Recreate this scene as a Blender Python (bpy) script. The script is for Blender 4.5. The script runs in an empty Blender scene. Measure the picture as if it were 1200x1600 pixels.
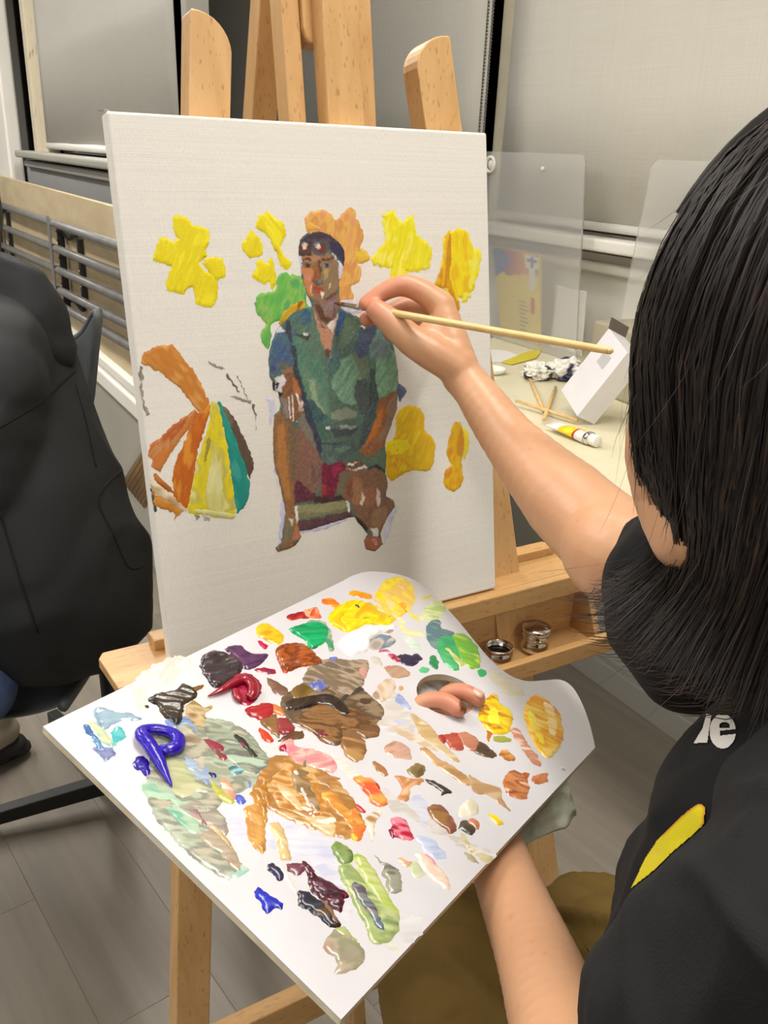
import bpy, bmesh, math, random
from mathutils import Vector, Matrix, noise, geometry
from mathutils.bvhtree import BVHTree
random.seed(7)
# ------------------------------------------------------------------ camera
FPX=1350.0; CAMZ=1.25
_y=math.radians(31.2); _p=math.atan(560/FPX); _r=math.radians(2.37)
F=Vector((math.sin(_y)*math.cos(_p),math.cos(_y)*math.cos(_p),-math.sin(_p)))
_R0=Vector((math.cos(_y),-math.sin(_y),0)); _U0=_R0.cross(F)
RT=_R0*math.cos(_r)+_U0*math.sin(_r); UP=_U0*math.cos(_r)-_R0*math.sin(_r)
CAM=Vector((0,0,CAMZ))
cd=bpy.data.cameras.new('camera'); cam=bpy.data.objects.new('camera',cd)
bpy.context.scene.collection.objects.link(cam)
cd.sensor_fit='AUTO'; cd.sensor_width=36.0; cd.lens=36.0*FPX/1600; cd.clip_start=0.02
M=Matrix((RT,UP,-F)).transposed().to_4x4(); M.translation=CAM; cam.matrix_world=M
bpy.context.scene.camera=cam
SC=bpy.context.scene
# ------------------------------------------------------------------ world, lamps, exposure
SC.view_settings.view_transform='Standard'; SC.view_settings.look='None'
SC.view_settings.gamma=1.0; SC.view_settings.use_curve_mapping=False
SC.view_settings.exposure=0.02
w=bpy.data.worlds.new('world'); SC.world=w; w.use_nodes=True
w.node_tree.nodes['Background'].inputs[0].default_value=(0.95,0.97,1.0,1)
w.node_tree.nodes['Background'].inputs[1].default_value=0.02
CEIL=2.62
LAMPS=[(-0.7,-0.3),(-0.7,1.9),(0.55,0.5),(0.75,2.7),(-0.7,4.2),(-2.4,0.8),(-2.4,3.2),(0.75,-2.0),(-1.3,-2.2)]
LPOW={0:7,1:22,2:19,3:40,4:36,5:14,6:18,7:18,8:14}
for _i,(lx,ly) in enumerate(LAMPS):
    ld=bpy.data.lights.new('ceiling_lamp_light','AREA'); ld.shape='RECTANGLE'; ld.size=0.28; ld.size_y=1.15
    ld.energy=LPOW[_i]; ld.color=(1.0,0.955,0.89)
    lo=bpy.data.objects.new('ceiling_lamp_light',ld); SC.collection.objects.link(lo)
    lo.location=(lx,ly,CEIL-0.075)
# ------------------------------------------------------------------ helpers
def ray(u,v): return F+RT*((u-600)/FPX)-UP*((v-800)/FPX)
def at(u,v,ax,val):
    d=ray(u,v); return CAM+d*((val-CAM[ax])/d[ax])
def onp(u,v,p0,n):
    d=ray(u,v); return CAM+d*((p0-CAM).dot(n)/d.dot(n))
def dist(u,v,D): return CAM+ray(u,v).normalized()*D
def proj(P):
    d=Vector(P)-CAM; z=d.dot(F); return (600+FPX*d.dot(RT)/z,800-FPX*d.dot(UP)/z)
def srgb(c):
    o=[]
    for v in c[:3]:
        v=v/255.0; o.append(v/12.92 if v<=0.04045 else ((v+0.055)/1.055)**2.4)
    return (o[0],o[1],o[2],1.0)
def fbm(x,y,z=0.0,o=3):
    s=0;a=1;t=0
    for i in range(o):
        s+=a*noise.noise((x,y,z));t+=a;a*=.5;x*=2.03;y*=2.03;z*=2.03
    return s/t
ORG={}
def thing(name,loc,label,cat,group=None):
    o=bpy.data.objects.new(name,None); SC.collection.objects.link(o); o.location=loc; o.empty_display_size=.05
    o['label']=label;o['category']=cat
    if group:o['group']=group
    ORG[o.name]=Vector(loc); return o
def tag(o,label,cat,group=None):
    o['label']=label;o['category']=cat
    if group:o['group']=group
    return o
def worg(p):
    return ORG.get(p.name,Vector((0,0,0))) if p else Vector((0,0,0))
def obj(name,V,Fc,m,parent=None,smooth=False,cols=None,label=None,org=None):
    """verts in WORLD coordinates; stored relative to the parent's (or own) origin"""
    me=bpy.data.meshes.new(name)
    if org is None: org=worg(parent)
    me.from_pydata([Vector(v)-org for v in V],[],Fc); me.update()
    if smooth:
        me.polygons.foreach_set('use_smooth',[True]*len(me.polygons))
    if cols is not None:
        a=me.color_attributes.new('Col','FLOAT_COLOR','POINT')
        a.data.foreach_set('color',[x for c in cols for x in c])
    for mm in (m if isinstance(m,(list,tuple)) else [m]): me.materials.append(mm)
    o=bpy.data.objects.new(name,me); SC.collection.objects.link(o)
    if parent: o.parent=parent; o.location=org-worg(parent)
    else: o.location=org
    ORG[o.name]=org
    if label:o['label']=label
    return o
def struct(o): o['kind']='structure'; return o
class MB:
    def __init__(s): s.V=[];s.F=[]
    def add(s,V,Fc):
        b=len(s.V); s.V+= [Vector(v) for v in V]; s.F+=[tuple(i+b for i in f) for f in Fc]; return s
    def box(s,c,d,M=None):
        c=Vector(c);x,y,z=[k/2 for k in d]
        P=[Vector((a,b,e)) for a in(-x,x) for b in(-y,y) for e in(-z,z)]
        if M: P=[M@p for p in P]
        return s.add([c+p for p in P],[(0,1,3,2),(4,6,7,5),(0,4,5,1),(2,3,7,6),(0,2,6,4),(1,5,7,3)])
    def prism(s,P,off):
        n=len(P);off=Vector(off);P=[Vector(p) for p in P]
        V=P+[p+off for p in P]
        return s.add(V,[tuple(range(n))[::-1],tuple(range(n,2*n))]+[(i,(i+1)%n,n+(i+1)%n,n+i) for i in range(n)])
    def hexa(s,P): # 8 points: 4 bottom loop, 4 top loop
        return s.add(P,[(3,2,1,0),(4,5,6,7),(0,1,5,4),(1,2,6,5),(2,3,7,6),(3,0,4,7)])
    def tube(s,P,r,n=10,caps=True,flat=1.0,up=None):
        P=[Vector(p) for p in P]; m=len(P)
        R=r if isinstance(r,(list,tuple)) else [r]*m
        t0=(P[1]-P[0]).normalized(); a=Vector(up) if up else (Vector((0,0,1)) if abs(t0.z)<.9 else Vector((1,0,0)))
        u=(a-t0*a.dot(t0)).normalized(); V=[]
        for i in range(m):
            t=(P[min(i+1,m-1)]-P[max(i-1,0)]).normalized()
            u=(u-t*u.dot(t)).normalized(); w_=t.cross(u)
            for k in range(n):
                q=2*math.pi*k/n; V.append(P[i]+(w_*math.cos(q)+u*math.sin(q)*flat)*R[i])
        Fc=[(i*n+k,i*n+(k+1)%n,(i+1)*n+(k+1)%n,(i+1)*n+k) for i in range(m-1) for k in range(n)]
        if caps: Fc+=[tuple(range(n))[::-1],tuple((m-1)*n+k for k in range(n))]
        return s.add(V,Fc)
    def lathe(s,c,prof,n=32,M=None):
        c=Vector(c);V=[];m=len(prof)
        for (r,z) in prof:
            for k in range(n):
                q=2*math.pi*k/n; p=Vector((r*math.cos(q),r*math.sin(q),z)); V.append(c+(M@p if M else p))
        Fc=[(i*n+k,i*n+(k+1)%n,(i+1)*n+(k+1)%n,(i+1)*n+k) for i in range(m-1) for k in range(n)]
        Fc+=[tuple(range(n))[::-1],tuple((m-1)*n+k for k in range(n))]
        return s.add(V,Fc)
    def build(s,name,m,parent=None,bev=0,smooth=False,seg=2,org=None,label=None):
        o=obj(name,s.V,s.F,m,parent,smooth,org=org,label=label)
        if bev:
            md=o.modifiers.new('b','BEVEL'); md.width=bev; md.segments=seg; md.limit_method='ANGLE'; md.angle_limit=math.radians(35)
        return o
def catmull(P,n=8,closed=False):
    P=[Vector(p) for p in P]; out=[]; m=len(P)
    for i in range(m if closed else m-1):
        g=(lambda k:P[k%m]) if closed else (lambda k:P[max(0,min(m-1,k))])
        a,b,c,d=g(i-1),g(i),g(i+1),g(i+2)
        for k in range(n):
            t=k/n; out.append(.5*((2*b)+(c-a)*t+(2*a-5*b+4*c-d)*t*t+(3*b-a-3*c+d)*t**3))
    if not closed: out.append(P[-1])
    return out
# ------------------------------------------------------------------ materials
def mat(name,col,rough=.6,col2=None,scale=8.0,bump=0.0,bscale=None,metal=0.0,coat=0.0,stretch=(1,1,1),detail=4,spec=.5,sheen=0,rampw=(.35,.65),alpha=1,trans=0,sss=0):
    m=bpy.data.materials.new(name); m.use_nodes=True; nt=m.node_tree; N=nt.nodes; L=nt.links; b=N['Principled BSDF']
    b.inputs['Base Color'].default_value=srgb(col); b.inputs['Roughness'].default_value=rough
    b.inputs['Metallic'].default_value=metal; b.inputs['Coat Weight'].default_value=coat; b.inputs['Coat Roughness'].default_value=.12
    b.inputs['Specular IOR Level'].default_value=spec; b.inputs['Sheen Weight'].default_value=sheen; b.inputs['Alpha'].default_value=alpha
    b.inputs['Transmission Weight'].default_value=trans
    if sss:
        b.inputs['Subsurface Weight'].default_value=sss; b.inputs['Subsurface Radius'].default_value=(.02,.008,.004); b.inputs['Subsurface Scale'].default_value=.25
    tc=N.new('ShaderNodeTexCoord'); mp=N.new('ShaderNodeMapping'); mp.inputs['Scale'].default_value=stretch; L.new(tc.outputs['Object'],mp.inputs[0])
    if col2:
        nz=N.new('ShaderNodeTexNoise'); nz.inputs['Scale'].default_value=scale; nz.inputs['Detail'].default_value=detail; L.new(mp.outputs[0],nz.inputs[0])
        rp=N.new('ShaderNodeValToRGB'); rp.color_ramp.elements[0].position=rampw[0]; rp.color_ramp.elements[1].position=rampw[1]
        rp.color_ramp.elements[0].color=srgb(col); rp.color_ramp.elements[1].color=srgb(col2)
        L.new(nz.outputs['Fac'],rp.inputs[0]); L.new(rp.outputs[0],b.inputs['Base Color'])
    if bump:
        n2=N.new('ShaderNodeTexNoise'); n2.inputs['Scale'].default_value=bscale or scale*3; n2.inputs['Detail'].default_value=5; L.new(mp.outputs[0],n2.inputs[0])
        bm_=N.new('ShaderNodeBump'); bm_.inputs['Strength'].default_value=bump; bm_.inputs['Distance'].default_value=.002; L.new(n2.outputs['Fac'],bm_.inputs['Height']); L.new(bm_.outputs[0],b.inputs['Normal'])
    return m
def wood(name,c1,c2,axis,rough=.42):
    """beech: fine grain along the axis with small dark pore flecks"""
    m=bpy.data.materials.new(name); m.use_nodes=True; nt=m.node_tree; N=nt.nodes; L=nt.links; b=N['Principled BSDF']
    b.inputs['Roughness'].default_value=rough; b.inputs['Coat Weight'].default_value=.15; b.inputs['Coat Roughness'].default_value=.3
    tc=N.new('ShaderNodeTexCoord'); mp=N.new('ShaderNodeMapping'); s=[1,1,1]; s[axis]=.07; mp.inputs['Scale'].default_value=s; L.new(tc.outputs['Object'],mp.inputs[0])
    n1=N.new('ShaderNodeTexNoise'); n1.inputs['Scale'].default_value=60; n1.inputs['Detail'].default_value=6; n1.inputs['Distortion'].default_value=.6; L.new(mp.outputs[0],n1.inputs[0])
    r1=N.new('ShaderNodeValToRGB'); r1.color_ramp.elements[0].position=.3; r1.color_ramp.elements[1].position=.7; r1.color_ramp.elements[0].color=srgb(c1); r1.color_ramp.elements[1].color=srgb(c2); L.new(n1.outputs['Fac'],r1.inputs[0])
    mp2=N.new('ShaderNodeMapping'); s=[1,1,1]; s[axis]=.16; mp2.inputs['Scale'].default_value=s; L.new(tc.outputs['Object'],mp2.inputs[0])
    n2=N.new('ShaderNodeTexNoise'); n2.inputs['Scale'].default_value=420; n2.inputs['Detail'].default_value=1; L.new(mp2.outputs[0],n2.inputs[0])
    r2=N.new('ShaderNodeValToRGB'); r2.color_ramp.elements[0].position=.64; r2.color_ramp.elements[1].position=.72; r2.color_ramp.elements[0].color=(0,0,0,1); r2.color_ramp.elements[1].color=(.45,.45,.45,1); L.new(n2.outputs['Fac'],r2.inputs[0])
    mx=N.new('ShaderNodeMix'); mx.data_type='RGBA'; L.new(r2.outputs[0],mx.inputs[0]); L.new(r1.outputs[0],mx.inputs[6]); mx.inputs[7].default_value=srgb((c1[0]*.62,c1[1]*.55,c1[2]*.5)); L.new(mx.outputs[2],b.inputs['Base Color'])
    bp=N.new('ShaderNodeBump'); bp.inputs['Strength'].default_value=.15; bp.inputs['Distance'].default_value=.0006; L.new(n1.outputs['Fac'],bp.inputs['Height']); L.new(bp.outputs[0],b.inputs['Normal'])
    return m
def vmat(name,rough=.3,coat=.3,bump=.0,bs=500,sss=0,spec=.5,aniso=None):
    m=bpy.data.materials.new(name); m.use_nodes=True; nt=m.node_tree; N=nt.nodes; L=nt.links; b=N['Principled BSDF']
    a=N.new('ShaderNodeAttribute'); a.attribute_name='Col'; L.new(a.outputs['Color'],b.inputs['Base Color'])
    b.inputs['Roughness'].default_value=rough; b.inputs['Coat Weight'].default_value=coat; b.inputs['Coat Roughness'].default_value=.1; b.inputs['Specular IOR Level'].default_value=spec
    if sss:
        b.inputs['Subsurface Weight'].default_value=sss; b.inputs['Subsurface Radius'].default_value=(.02,.008,.004); b.inputs['Subsurface Scale'].default_value=.2
    if bump:
        tc=N.new('ShaderNodeTexCoord'); n2=N.new('ShaderNodeTexNoise'); n2.inputs['Scale'].default_value=bs; n2.inputs['Detail'].default_value=3; L.new(tc.outputs['Object'],n2.inputs[0])
        bp=N.new('ShaderNodeBump'); bp.inputs['Strength'].default_value=bump; bp.inputs['Distance'].default_value=.001; L.new(n2.outputs['Fac'],bp.inputs['Height']); L.new(bp.outputs[0],b.inputs['Normal'])
    return m
def weave(name,col,rough,scale,bump):
    """woven cloth: two crossed waves as fine relief"""
    m=bpy.data.materials.new(name); m.use_nodes=True; nt=m.node_tree; N=nt.nodes; L=nt.links; b=N['Principled BSDF']
    b.inputs['Roughness'].default_value=rough
    tc=N.new('ShaderNodeTexCoord'); mp=N.new('ShaderNodeMapping'); mp.inputs['Scale'].default_value=(1,1,1); L.new(tc.outputs['Object'],mp.inputs[0])
    sx=N.new('ShaderNodeSeparateXYZ'); L.new(mp.outputs[0],sx.inputs[0])
    mu=[]
    for (o_,k) in ((0,scale),(2,scale*1.15)):
        a=N.new('ShaderNodeTexNoise'); c=N.new('ShaderNodeMapping'); s=[4,4,4]; s[o_]=k; 
        if o_==0: s[1]=k
        c.inputs['Scale'].default_value=s; L.new(tc.outputs['Object'],c.inputs[0]); a.inputs['Scale'].default_value=1; a.inputs['Detail'].default_value=2; L.new(c.outputs[0],a.inputs[0]); mu.append(a)
    ad=N.new('ShaderNodeMath'); ad.operation='ADD'; L.new(mu[0].outputs['Fac'],ad.inputs[0]); L.new(mu[1].outputs['Fac'],ad.inputs[1])
    bp=N.new('ShaderNodeBump'); bp.inputs['Strength'].default_value=bump; bp.inputs['Distance'].default_value=.0012; L.new(ad.outputs[0],bp.inputs['Height']); L.new(bp.outputs[0],b.inputs['Normal'])
    rp=N.new('ShaderNodeValToRGB'); rp.color_ramp.elements[0].position=.7; rp.color_ramp.elements[1].position=1.3
    rp.color_ramp.elements[0].color=srgb([c*.955 for c in col]); rp.color_ramp.elements[1].color=srgb(col)
    dv=N.new('ShaderNodeMath'); dv.operation='MULTIPLY'; dv.inputs[1].default_value=.5; L.new(ad.outputs[0],dv.inputs[0])
    rp.color_ramp.elements[0].position=.35; rp.color_ramp.elements[1].position=.6
    L.new(dv.outputs[0],rp.inputs[0]); L.new(rp.outputs[0],b.inputs['Base Color'])
    return m
MT={}
MT['woodZ']=wood('beech_upright',(200,154,98),(214,172,118),2)
MT['woodX']=wood('beech_crosswise',(190,146,92),(206,164,110),0)
MT['woodY']=wood('beech_end',(190,146,92),(206,164,110),1)
MT['canvas']=weave('primed_canvas',(236,233,227),.75,1500,.22)
MT['palette']=mat('palette_board',(211,210,216),.2,(208,207,212),30,coat=.4,bump=.03,bscale=300)
MT['palette_edge']=mat('palette_edge_wood',(214,200,172),.6,(232,222,200),60)
MT['paint']=vmat('oil_paint_wet',.26,.35,.12,700)
MT['paintdry']=vmat('oil_paint_on_canvas',.5,.05,.35,900)
MT['floor']=mat('vinyl_plank',(126,116,104),.5,(146,137,124),3.2,stretch=(9,.7,1),bump=.06,bscale=60,rampw=(.25,.75))
MT['white']=mat('white_paint',(238,236,230),.5,(232,230,222),5)
MT['wall']=mat('wall_paint',(198,196,188),.7,(190,188,180),3)
MT['wallgrey']=mat('wall_panel_paint',(168,167,160),.6,(160,159,152),3)
MT['blind']=weave('roller_blind_cloth',(218,215,205),.85,650,.25)
MT['blinddark']=weave('roller_blind_cloth_grey',(186,184,177),.85,650,.2)
MT['trim']=mat('window_trim_cream',(206,198,176),.5,(196,188,166),9)
MT['peel']=mat('peeling_frame_paint',(205,196,174),.6,(120,98,66),26,stretch=(1,1,.35),rampw=(.62,.7),bump=.5,bscale=60)
MT['black']=mat('black_plastic',(20,20,22),.4)
MT['blackmetal']=mat('black_powder_coat',(17,18,20),.45)
MT['greymetal']=mat('grey_lacquered_tube',(122,122,122),.38,(110,109,108),14)
MT['chrome']=mat('polished_steel',(214,211,205),.16,metal=1.0)
MT['skin']=mat('skin',(214,166,130),.45,(206,152,116),22,bump=.12,bscale=260,sss=.12,detail=5)
MT['skinhand']=MT['skin']
MT['tee']=mat('black_cotton',(19,20,23),.85,(23,24,27),12,bump=.25,bscale=700,spec=.3)
MT['coat']=mat('black_coat_cloth',(20,23,26),.7,(25,28,31),5,bump=.2,bscale=300,spec=.4)
MT['khaki']=mat('khaki_cotton',(116,92,36),.85,(104,82,30),9,bump=.3,bscale=500)
MT['jeans']=mat('blue_denim',(64,84,128),.9,(74,96,142),60)
MT['chair']=mat('grey_shell_plastic',(86,92,94),.45,(80,85,88),6)
MT['table']=mat('table_laminate',(224,217,188),.4,(217,210,180),12)
MT['paper']=mat('white_paper',(228,226,222),.7)
MT['box']=mat('white_box_card',(222,220,224),.55,(216,214,218),8)
MT['print_grey']=mat('grey_print',(186,184,188),.6)
MT['boxgrey']=mat('beige_case',(176,168,146),.6,(166,158,138),6)
MT['stick']=mat('wooden_stick',(226,194,136),.5,(210,174,114),60,stretch=(1,1,1))
MT['yellow']=mat('yellow_label',(240,214,20),.4)
MT['red']=mat('red_label',(196,40,30),.4)
MT['ply']=mat('birch_board',(206,190,156),.55,(192,174,140),5,stretch=(1,1,4),bump=.05)
MT['tissue']=mat('paper_towel',(228,232,214),.85,(216,222,200),60,bump=.6,bscale=200)
MT['glassdark']=mat('night_window_glass',(8,10,14),.05)
def frosted(name,col,rough,a):
    m=bpy.data.materials.new(name); m.use_nodes=True; b=m.node_tree.nodes['Principled BSDF']
    b.inputs['Base Color'].default_value=srgb(col); b.inputs['Roughness'].default_value=rough; b.inputs['Transmission Weight'].default_value=a; b.inputs['IOR'].default_value=1.2
    return m
MT['frost']=frosted('frosted_acrylic',(250,250,248),.2,.82)
MT['clear']=frosted('clear_film',(245,245,245),.08,.95)
# ------------------------------------------------------------------ the room
fl=struct(MB().box((-.2,2,-.03),(7.4,12.2,.05)).build('floor',mat('floor_screed',(104,98,90),.7)))
pa=math.radians(-8); pd=Vector((math.sin(pa),math.cos(pa),0)); pc=Vector((pd.y,-pd.x,0)); ph=math.atan2(pd.y,pd.x)
PW,PLN=.178,1.22; pm={}
rp=random.Random(4)
def plank_mesh(L_):
    k=round(L_,2)
    if k in pm: return pm[k]
    me=bpy.data.meshes.new('plank'); b=MB(); x,y=L_/2-.0002,PW/2-.0002
    b.add([(-x,-y,-.005),(x,-y,-.005),(x,y,-.005),(-x,y,-.005),(-x,-y,-.0003),(x,-y,-.0003),(x,y,-.0003),(-x,y,-.0003),(-x+.0006,-y+.0006,0),(x-.0006,-y+.0006,0),(x-.0006,y-.0006,0),(-x+.0006,y-.0006,0)],
     [(0,1,5,4),(1,2,6,5),(2,3,7,6),(3,0,4,7),(4,5,9,8),(5,6,10,9),(6,7,11,10),(7,4,8,11),(8,9,10,11)])
    me.from_pydata(b.V,[],b.F); me.update(); pm[k]=me; return me
floormats=[]
for i,(a,b_) in enumerate([((122,114,103),(142,134,122)),((130,121,109),(150,141,128)),((116,109,99),(138,130,119))]):
    floormats.append(mat('vinyl_plank_%d'%i,a,.42,b_,4.0,stretch=(.5,8,1),bump=.08,bscale=40,rampw=(.25,.75),detail=6))
for j in range(-9,16):
    sh=rp.random()*PLN
    for i in range(-2,7):
        c=pc*(j*PW)+pd*(i*PLN+sh)
        if c.x>1.62 or c.x<-1.3 or c.y<-.4 or c.y>6: continue
        ok=False
        for e in (-.5,0,.5):
            q=c+pd*(PLN*e)
            if (q-CAM).dot(F)>.2:
                u,v=proj(q)
                if -250<u<1450 and v<2300: ok=True
        if not ok: continue
        me=plank_mesh(PLN)
        if not me.materials: me.materials.append(floormats[0])
        o=bpy.data.objects.new('plank',me); SC.collection.objects.link(o); o.parent=fl
        ofs=Vector(fl.location); o.location=c-ofs; o.rotation_euler=(0,0,ph)
        o.material_slots[0].link='OBJECT'; o.material_slots[0].material=floormats[(i*5+j*3)%3]
struct(MB().box((-.2,2,CEIL+.05),(7.4,12.2,.1)).build('ceiling',MT['white']))
struct(MB().box((-3.75,2,1.31),(.1,12.2,2.62)).build('wall_left',MT['wall']))
struct(MB().box((-.85,-3.25,1.31),(5.8,.1,2.62)).build('wall_back',MT['wall']))
struct(MB().box((-.85,7.2,1.31),(5.8,.1,2.62)).build('wall_front',MT['wall']))
# window wall (right): low wall, head wall, dark night window between
WX=1.9
b=MB(); b.box((WX+.1,.9,.5),(.2,8.2,1.0)); b.box((WX+.1,.9,2.54),(.2,8.2,.16)); b.box((WX+.1,-3.0,1.7),(.2,.5,1.6)); struct(b.build('wall_right',MT['white']))
win=struct(MB().box((WX+.12,1.2,1.74),(.01,7.9,1.45)).build('window_1',MT['glassdark']))
def frame_post(y,w_,parent): MB().box((WX+.03,y,1.74),(.1,w_,1.46)).build('window_mullion',MT['trim'],parent,.003)
for y,w_ in ((2.47,.075),(-.62,.075),(5.78,.08)): frame_post(y,w_,win)
MB().box((WX+.03,1.2,1.035),(.1,7.9,.05)).build('window_bottom_rail',MT['trim'],win,.003)
struct(MB().box((WX-.03,1.2,1.035),(.16,7.9,.035)).build('trim_1',MT['white'],None,.008,seg=3))
struct(MB().box((WX-.012,1.2,.965),(.05,7.9,.03)).build('trim_2',MT['white'],None,.01,seg=3))
struct(MB().box((1.55,.75,.33),(.10,3.0,.66)).build('wall_heater_side',MT['wallgrey'],None,.003))
struct(MB().box((1.485,.75,.035),(.02,3.0,.07)).build('baseboard_right',mat('baseboard_grey',(150,148,142),.6),None,.003))
def blind(y0,y1,z0,m,label,x=WX-.045):
    t=thing('roller_blind',(x,(y0+y1)/2,z0),label,'blind','roller blinds in front of the night windows')
    V=[];Fc=[];n=24
    for i in range(n+1):
        y=y0+(y1-y0)*i/n
        for z in (z0,z0+.35,z0+.8,2.5): V.append((x+.003*math.sin(i*.9+z*2),y,z))
    for i in range(n):
        for k in range(3): Fc.append((i*4+k,i*4+4+k,i*4+5+k,i*4+1+k))
    o=obj('cloth',V,Fc,m,t,True); s=o.modifiers.new('s','SOLIDIFY'); s.thickness=.002
    MB().tube([(x,y0,z0-.006),(x,y1,z0-.006)],.0125,12).build('bottom_bar',MT['white'],t,smooth=True)
    MB().tube([(x+.0,y0,2.5),(x+.0,y1,2.5)],.022,12).build('roller',MT['white'],t,smooth=True)
    return t
blind(-.56,2.415,1.085,MT['blind'],'pale roller blind behind the dark haired head, pulled down over the night window')
bl=blind(2.525,5.7,1.085,MT['blind'],'long roller blind behind the easel top, with a bead chain at its right edge')
c=MB(); rb=random.Random(1)
for k in range(150):
    z=1.0+k*.0098
    for yy in (2.49,2.515): c.box((WX-.075,yy+.004*math.sin(z*3),z),(.0055,.0055,.0055),Matrix.Rotation(.78,3,'X'))
c.tube([(WX-.075,2.49,1.0),(WX-.075,2.49,2.46)],.0012,5); c.tube([(WX-.075,2.515,1.0),(WX-.075,2.515,2.46)],.0012,5)
o=c.build('bead_chain',mat('bead_chain_steel',(150,150,146),.35,metal=.6),bl); o['kind']='stuff'
# bay at the left
BX=.75
struct(MB().box((BX+.05,4.7,.58),(.08,4.82,1.16)).build('wall_partition_low',mat('bay_wall_paint',(150,151,152),.7,(144,145,147),4)))
b=MB(); b.box((BX+.05,4.7,2.5),(.08,4.82,.24)); struct(b.build('wall_partition_high',MT['wall']))
w2=struct(MB().box((BX+.08,4.6,1.77),(.01,4.6,1.24)).build('window_2',MT['glassdark']))
MB().box((BX+.045,4.28,1.77),(.05,.32,1.22)).build('window_mullion',MT['peel'],w2,.004)
MB().box((BX+.012,4.24,1.78),(.03,.03,1.2)).build('window_stop',MT['peel'],w2,.003)
MB().box((BX+.055,2.31,1.77),(.06,.035,1.22)).build('window_mullion',MT['wallgrey'],w2,.003)
blind(2.35,4.09,1.232,MT['blinddark'],'grey roller blind at the left, beside the peeling window frame',BX+.015)
struct(MB().box((BX+.0,3.45,1.185),(.10,2.2,.03)).build('trim_3',MT['wallgrey'],None,.01,seg=3))
struct(MB().box((BX+.02,3.45,1.145),(.07,2.2,.03)).build('trim_4',mat('bay_trim',(172,172,172),.6),None,.012,seg=3))
struct(MB().box((.715,5.0,1.615),(.065,.76,2.01)).build('wall_pilaster',MT['white'],None,.01))
# low cupboard under the rails
t=thing('low_cupboard',(.69,3.6,0),'pale low wall cupboard with a ledge behind the black coat, under the grey rails','cupboard')
MB().box((.70,3.6,.26),(.085,3.2,.52)).build('body',MT['wallgrey'],t,.002)
MB().box((.69,3.6,.583),(.112,3.24,.03)).build('ledge',MT['white'],t,.004)
MB().box((.672,3.6,.535),(.10,3.2,.05)).build('lip',MT['white'],t,.006)
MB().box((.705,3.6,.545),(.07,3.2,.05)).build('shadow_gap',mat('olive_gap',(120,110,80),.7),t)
# leaning board
t=MB().box((.668,3.55,.84),(.018,2.9,.48),Matrix.Rotation(math.radians(0),3,'Y')).build('wooden_board',MT['ply'],None,.002,org=Vector((.668,3.55,.60)))
tag(t,'long pale wooden board standing behind the grey metal rails','board')
# rails
t=thing('metal_rail_rack',(.62,3.5,0),'rack of five grey metal tubes with black clips in front of the pale board','rack')
RL=[((2.2,.996),(5.0,.955)),((2.2,.923),(5.0,.852)),((2.2,.862),(5.0,.758)),((2.2,.797),(5.0,.676)),((2.2,.738),(5.0,.622))]
for (a,za),(b2,zb) in RL:
    MB().tube([(.615,a,za),(.615,b2,zb)],.0138,14).build('rail_tube',MT['greymetal'],t,smooth=True)
for y,zb in ((2.2,.6),(5.0,.6)): MB().box((.6285,y,.5),(.012,.03,1.0)).build('end_post',MT['greymetal'],t,.003)
def bracket(u,v,sgn):
    P=at(u,v,0,.62); y=P.y
    def zr(i,yy): (a,za),(b2,zb)=RL[i]; return za+(zb-za)*(yy-a)/(b2-a)
    MB().box((.6005,y,(zr(0,y)+zr(4,y))/2+.01),(.006,.034,zr(0,y)-zr(4,y)+.03)).build('front_plate',MT['greymetal'],t,.003)
    q=MB(); q.box((.636,y-.006,(zr(0,y)+zr(4,y))/2),(.022,.02,zr(0,y)-zr(4,y)+.01))
    for k in range(9): q.box((.626,y-.006,zr(4,y)+.02+k*.03),(.008,.026,.006))
    q.build('clip_strip',MT['blackmetal'],t,.002)
    for s,(i,dz) in ((1,(0,-.005)),(-1,(3,-.02))):
        z=zr(i,y)+dz-.02; q=MB()
        P=[(.64,y,z),(.645,y-.05,z-.012*s),(.645,y-.12,z-.016*s),(.645,y-.20,z+.004),(.645,y-.23,z+.006)]
        q.tube(catmull(P,5),.009,8,up=(1,0,0)); 
        q.build('curved_arm',MT['blackmetal'],t,smooth=True)
    q=MB(); q.box((.648,y-.245,(zr(0,y)+zr(3,y))/2-.02),(.012,.034,zr(0,y)-zr(3,y)-.02)); q.build('side_bar',MT['blackmetal'],t,.002)
    for k in (-1,0,1): MB().lathe((.640,y-.245,(zr(0,y)+zr(3,y))/2-.02+k*.05),[(.002,.003),(.005,.001),(.005,0)],8,Matrix.Rotation(-math.pi/2,3,'Y')).build('screw',MT['chrome'],t,smooth=True)
bracket(90,400,1); bracket(-8,350,1)
# ceiling lights
LLAB=['slim white ceiling panel light just behind the canvas side of the painter, over open floor','slim white ceiling panel light over the seated neighbour','slim white ceiling panel light above the table with the paint tube','slim white ceiling panel light by the long blind at the far end of the table','slim white ceiling panel light at the far left end of the room','slim white ceiling panel light along the left wall, nearer the back','slim white ceiling panel light along the left wall, nearer the front','slim white ceiling panel light in the back corner by the window wall','slim white ceiling panel light in the middle of the back of the room']
for i,(lx,ly) in enumerate(LAMPS):
    t=thing('ceiling_light',(lx,ly,CEIL),LLAB[i],'ceiling light','ceiling lights of the studio')
    MB().box((lx,ly,CEIL-.03),(.34,1.24,.05)).build('housing',MT['white'],t,.004)
    m=MT.get('lampface')
    if not m:
        m=bpy.data.materials.new('lamp_diffuser'); m.use_nodes=True; bb=m.node_tree.nodes['Principled BSDF']; bb.inputs['Emission Color'].default_value=(1,.94,.86,1); bb.inputs['Emission Strength'].default_value=6; MT['lampface']=m
    MB().box((lx,ly,CEIL-.0585),(.29,1.17,.006)).build('diffuser',m,t)
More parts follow.
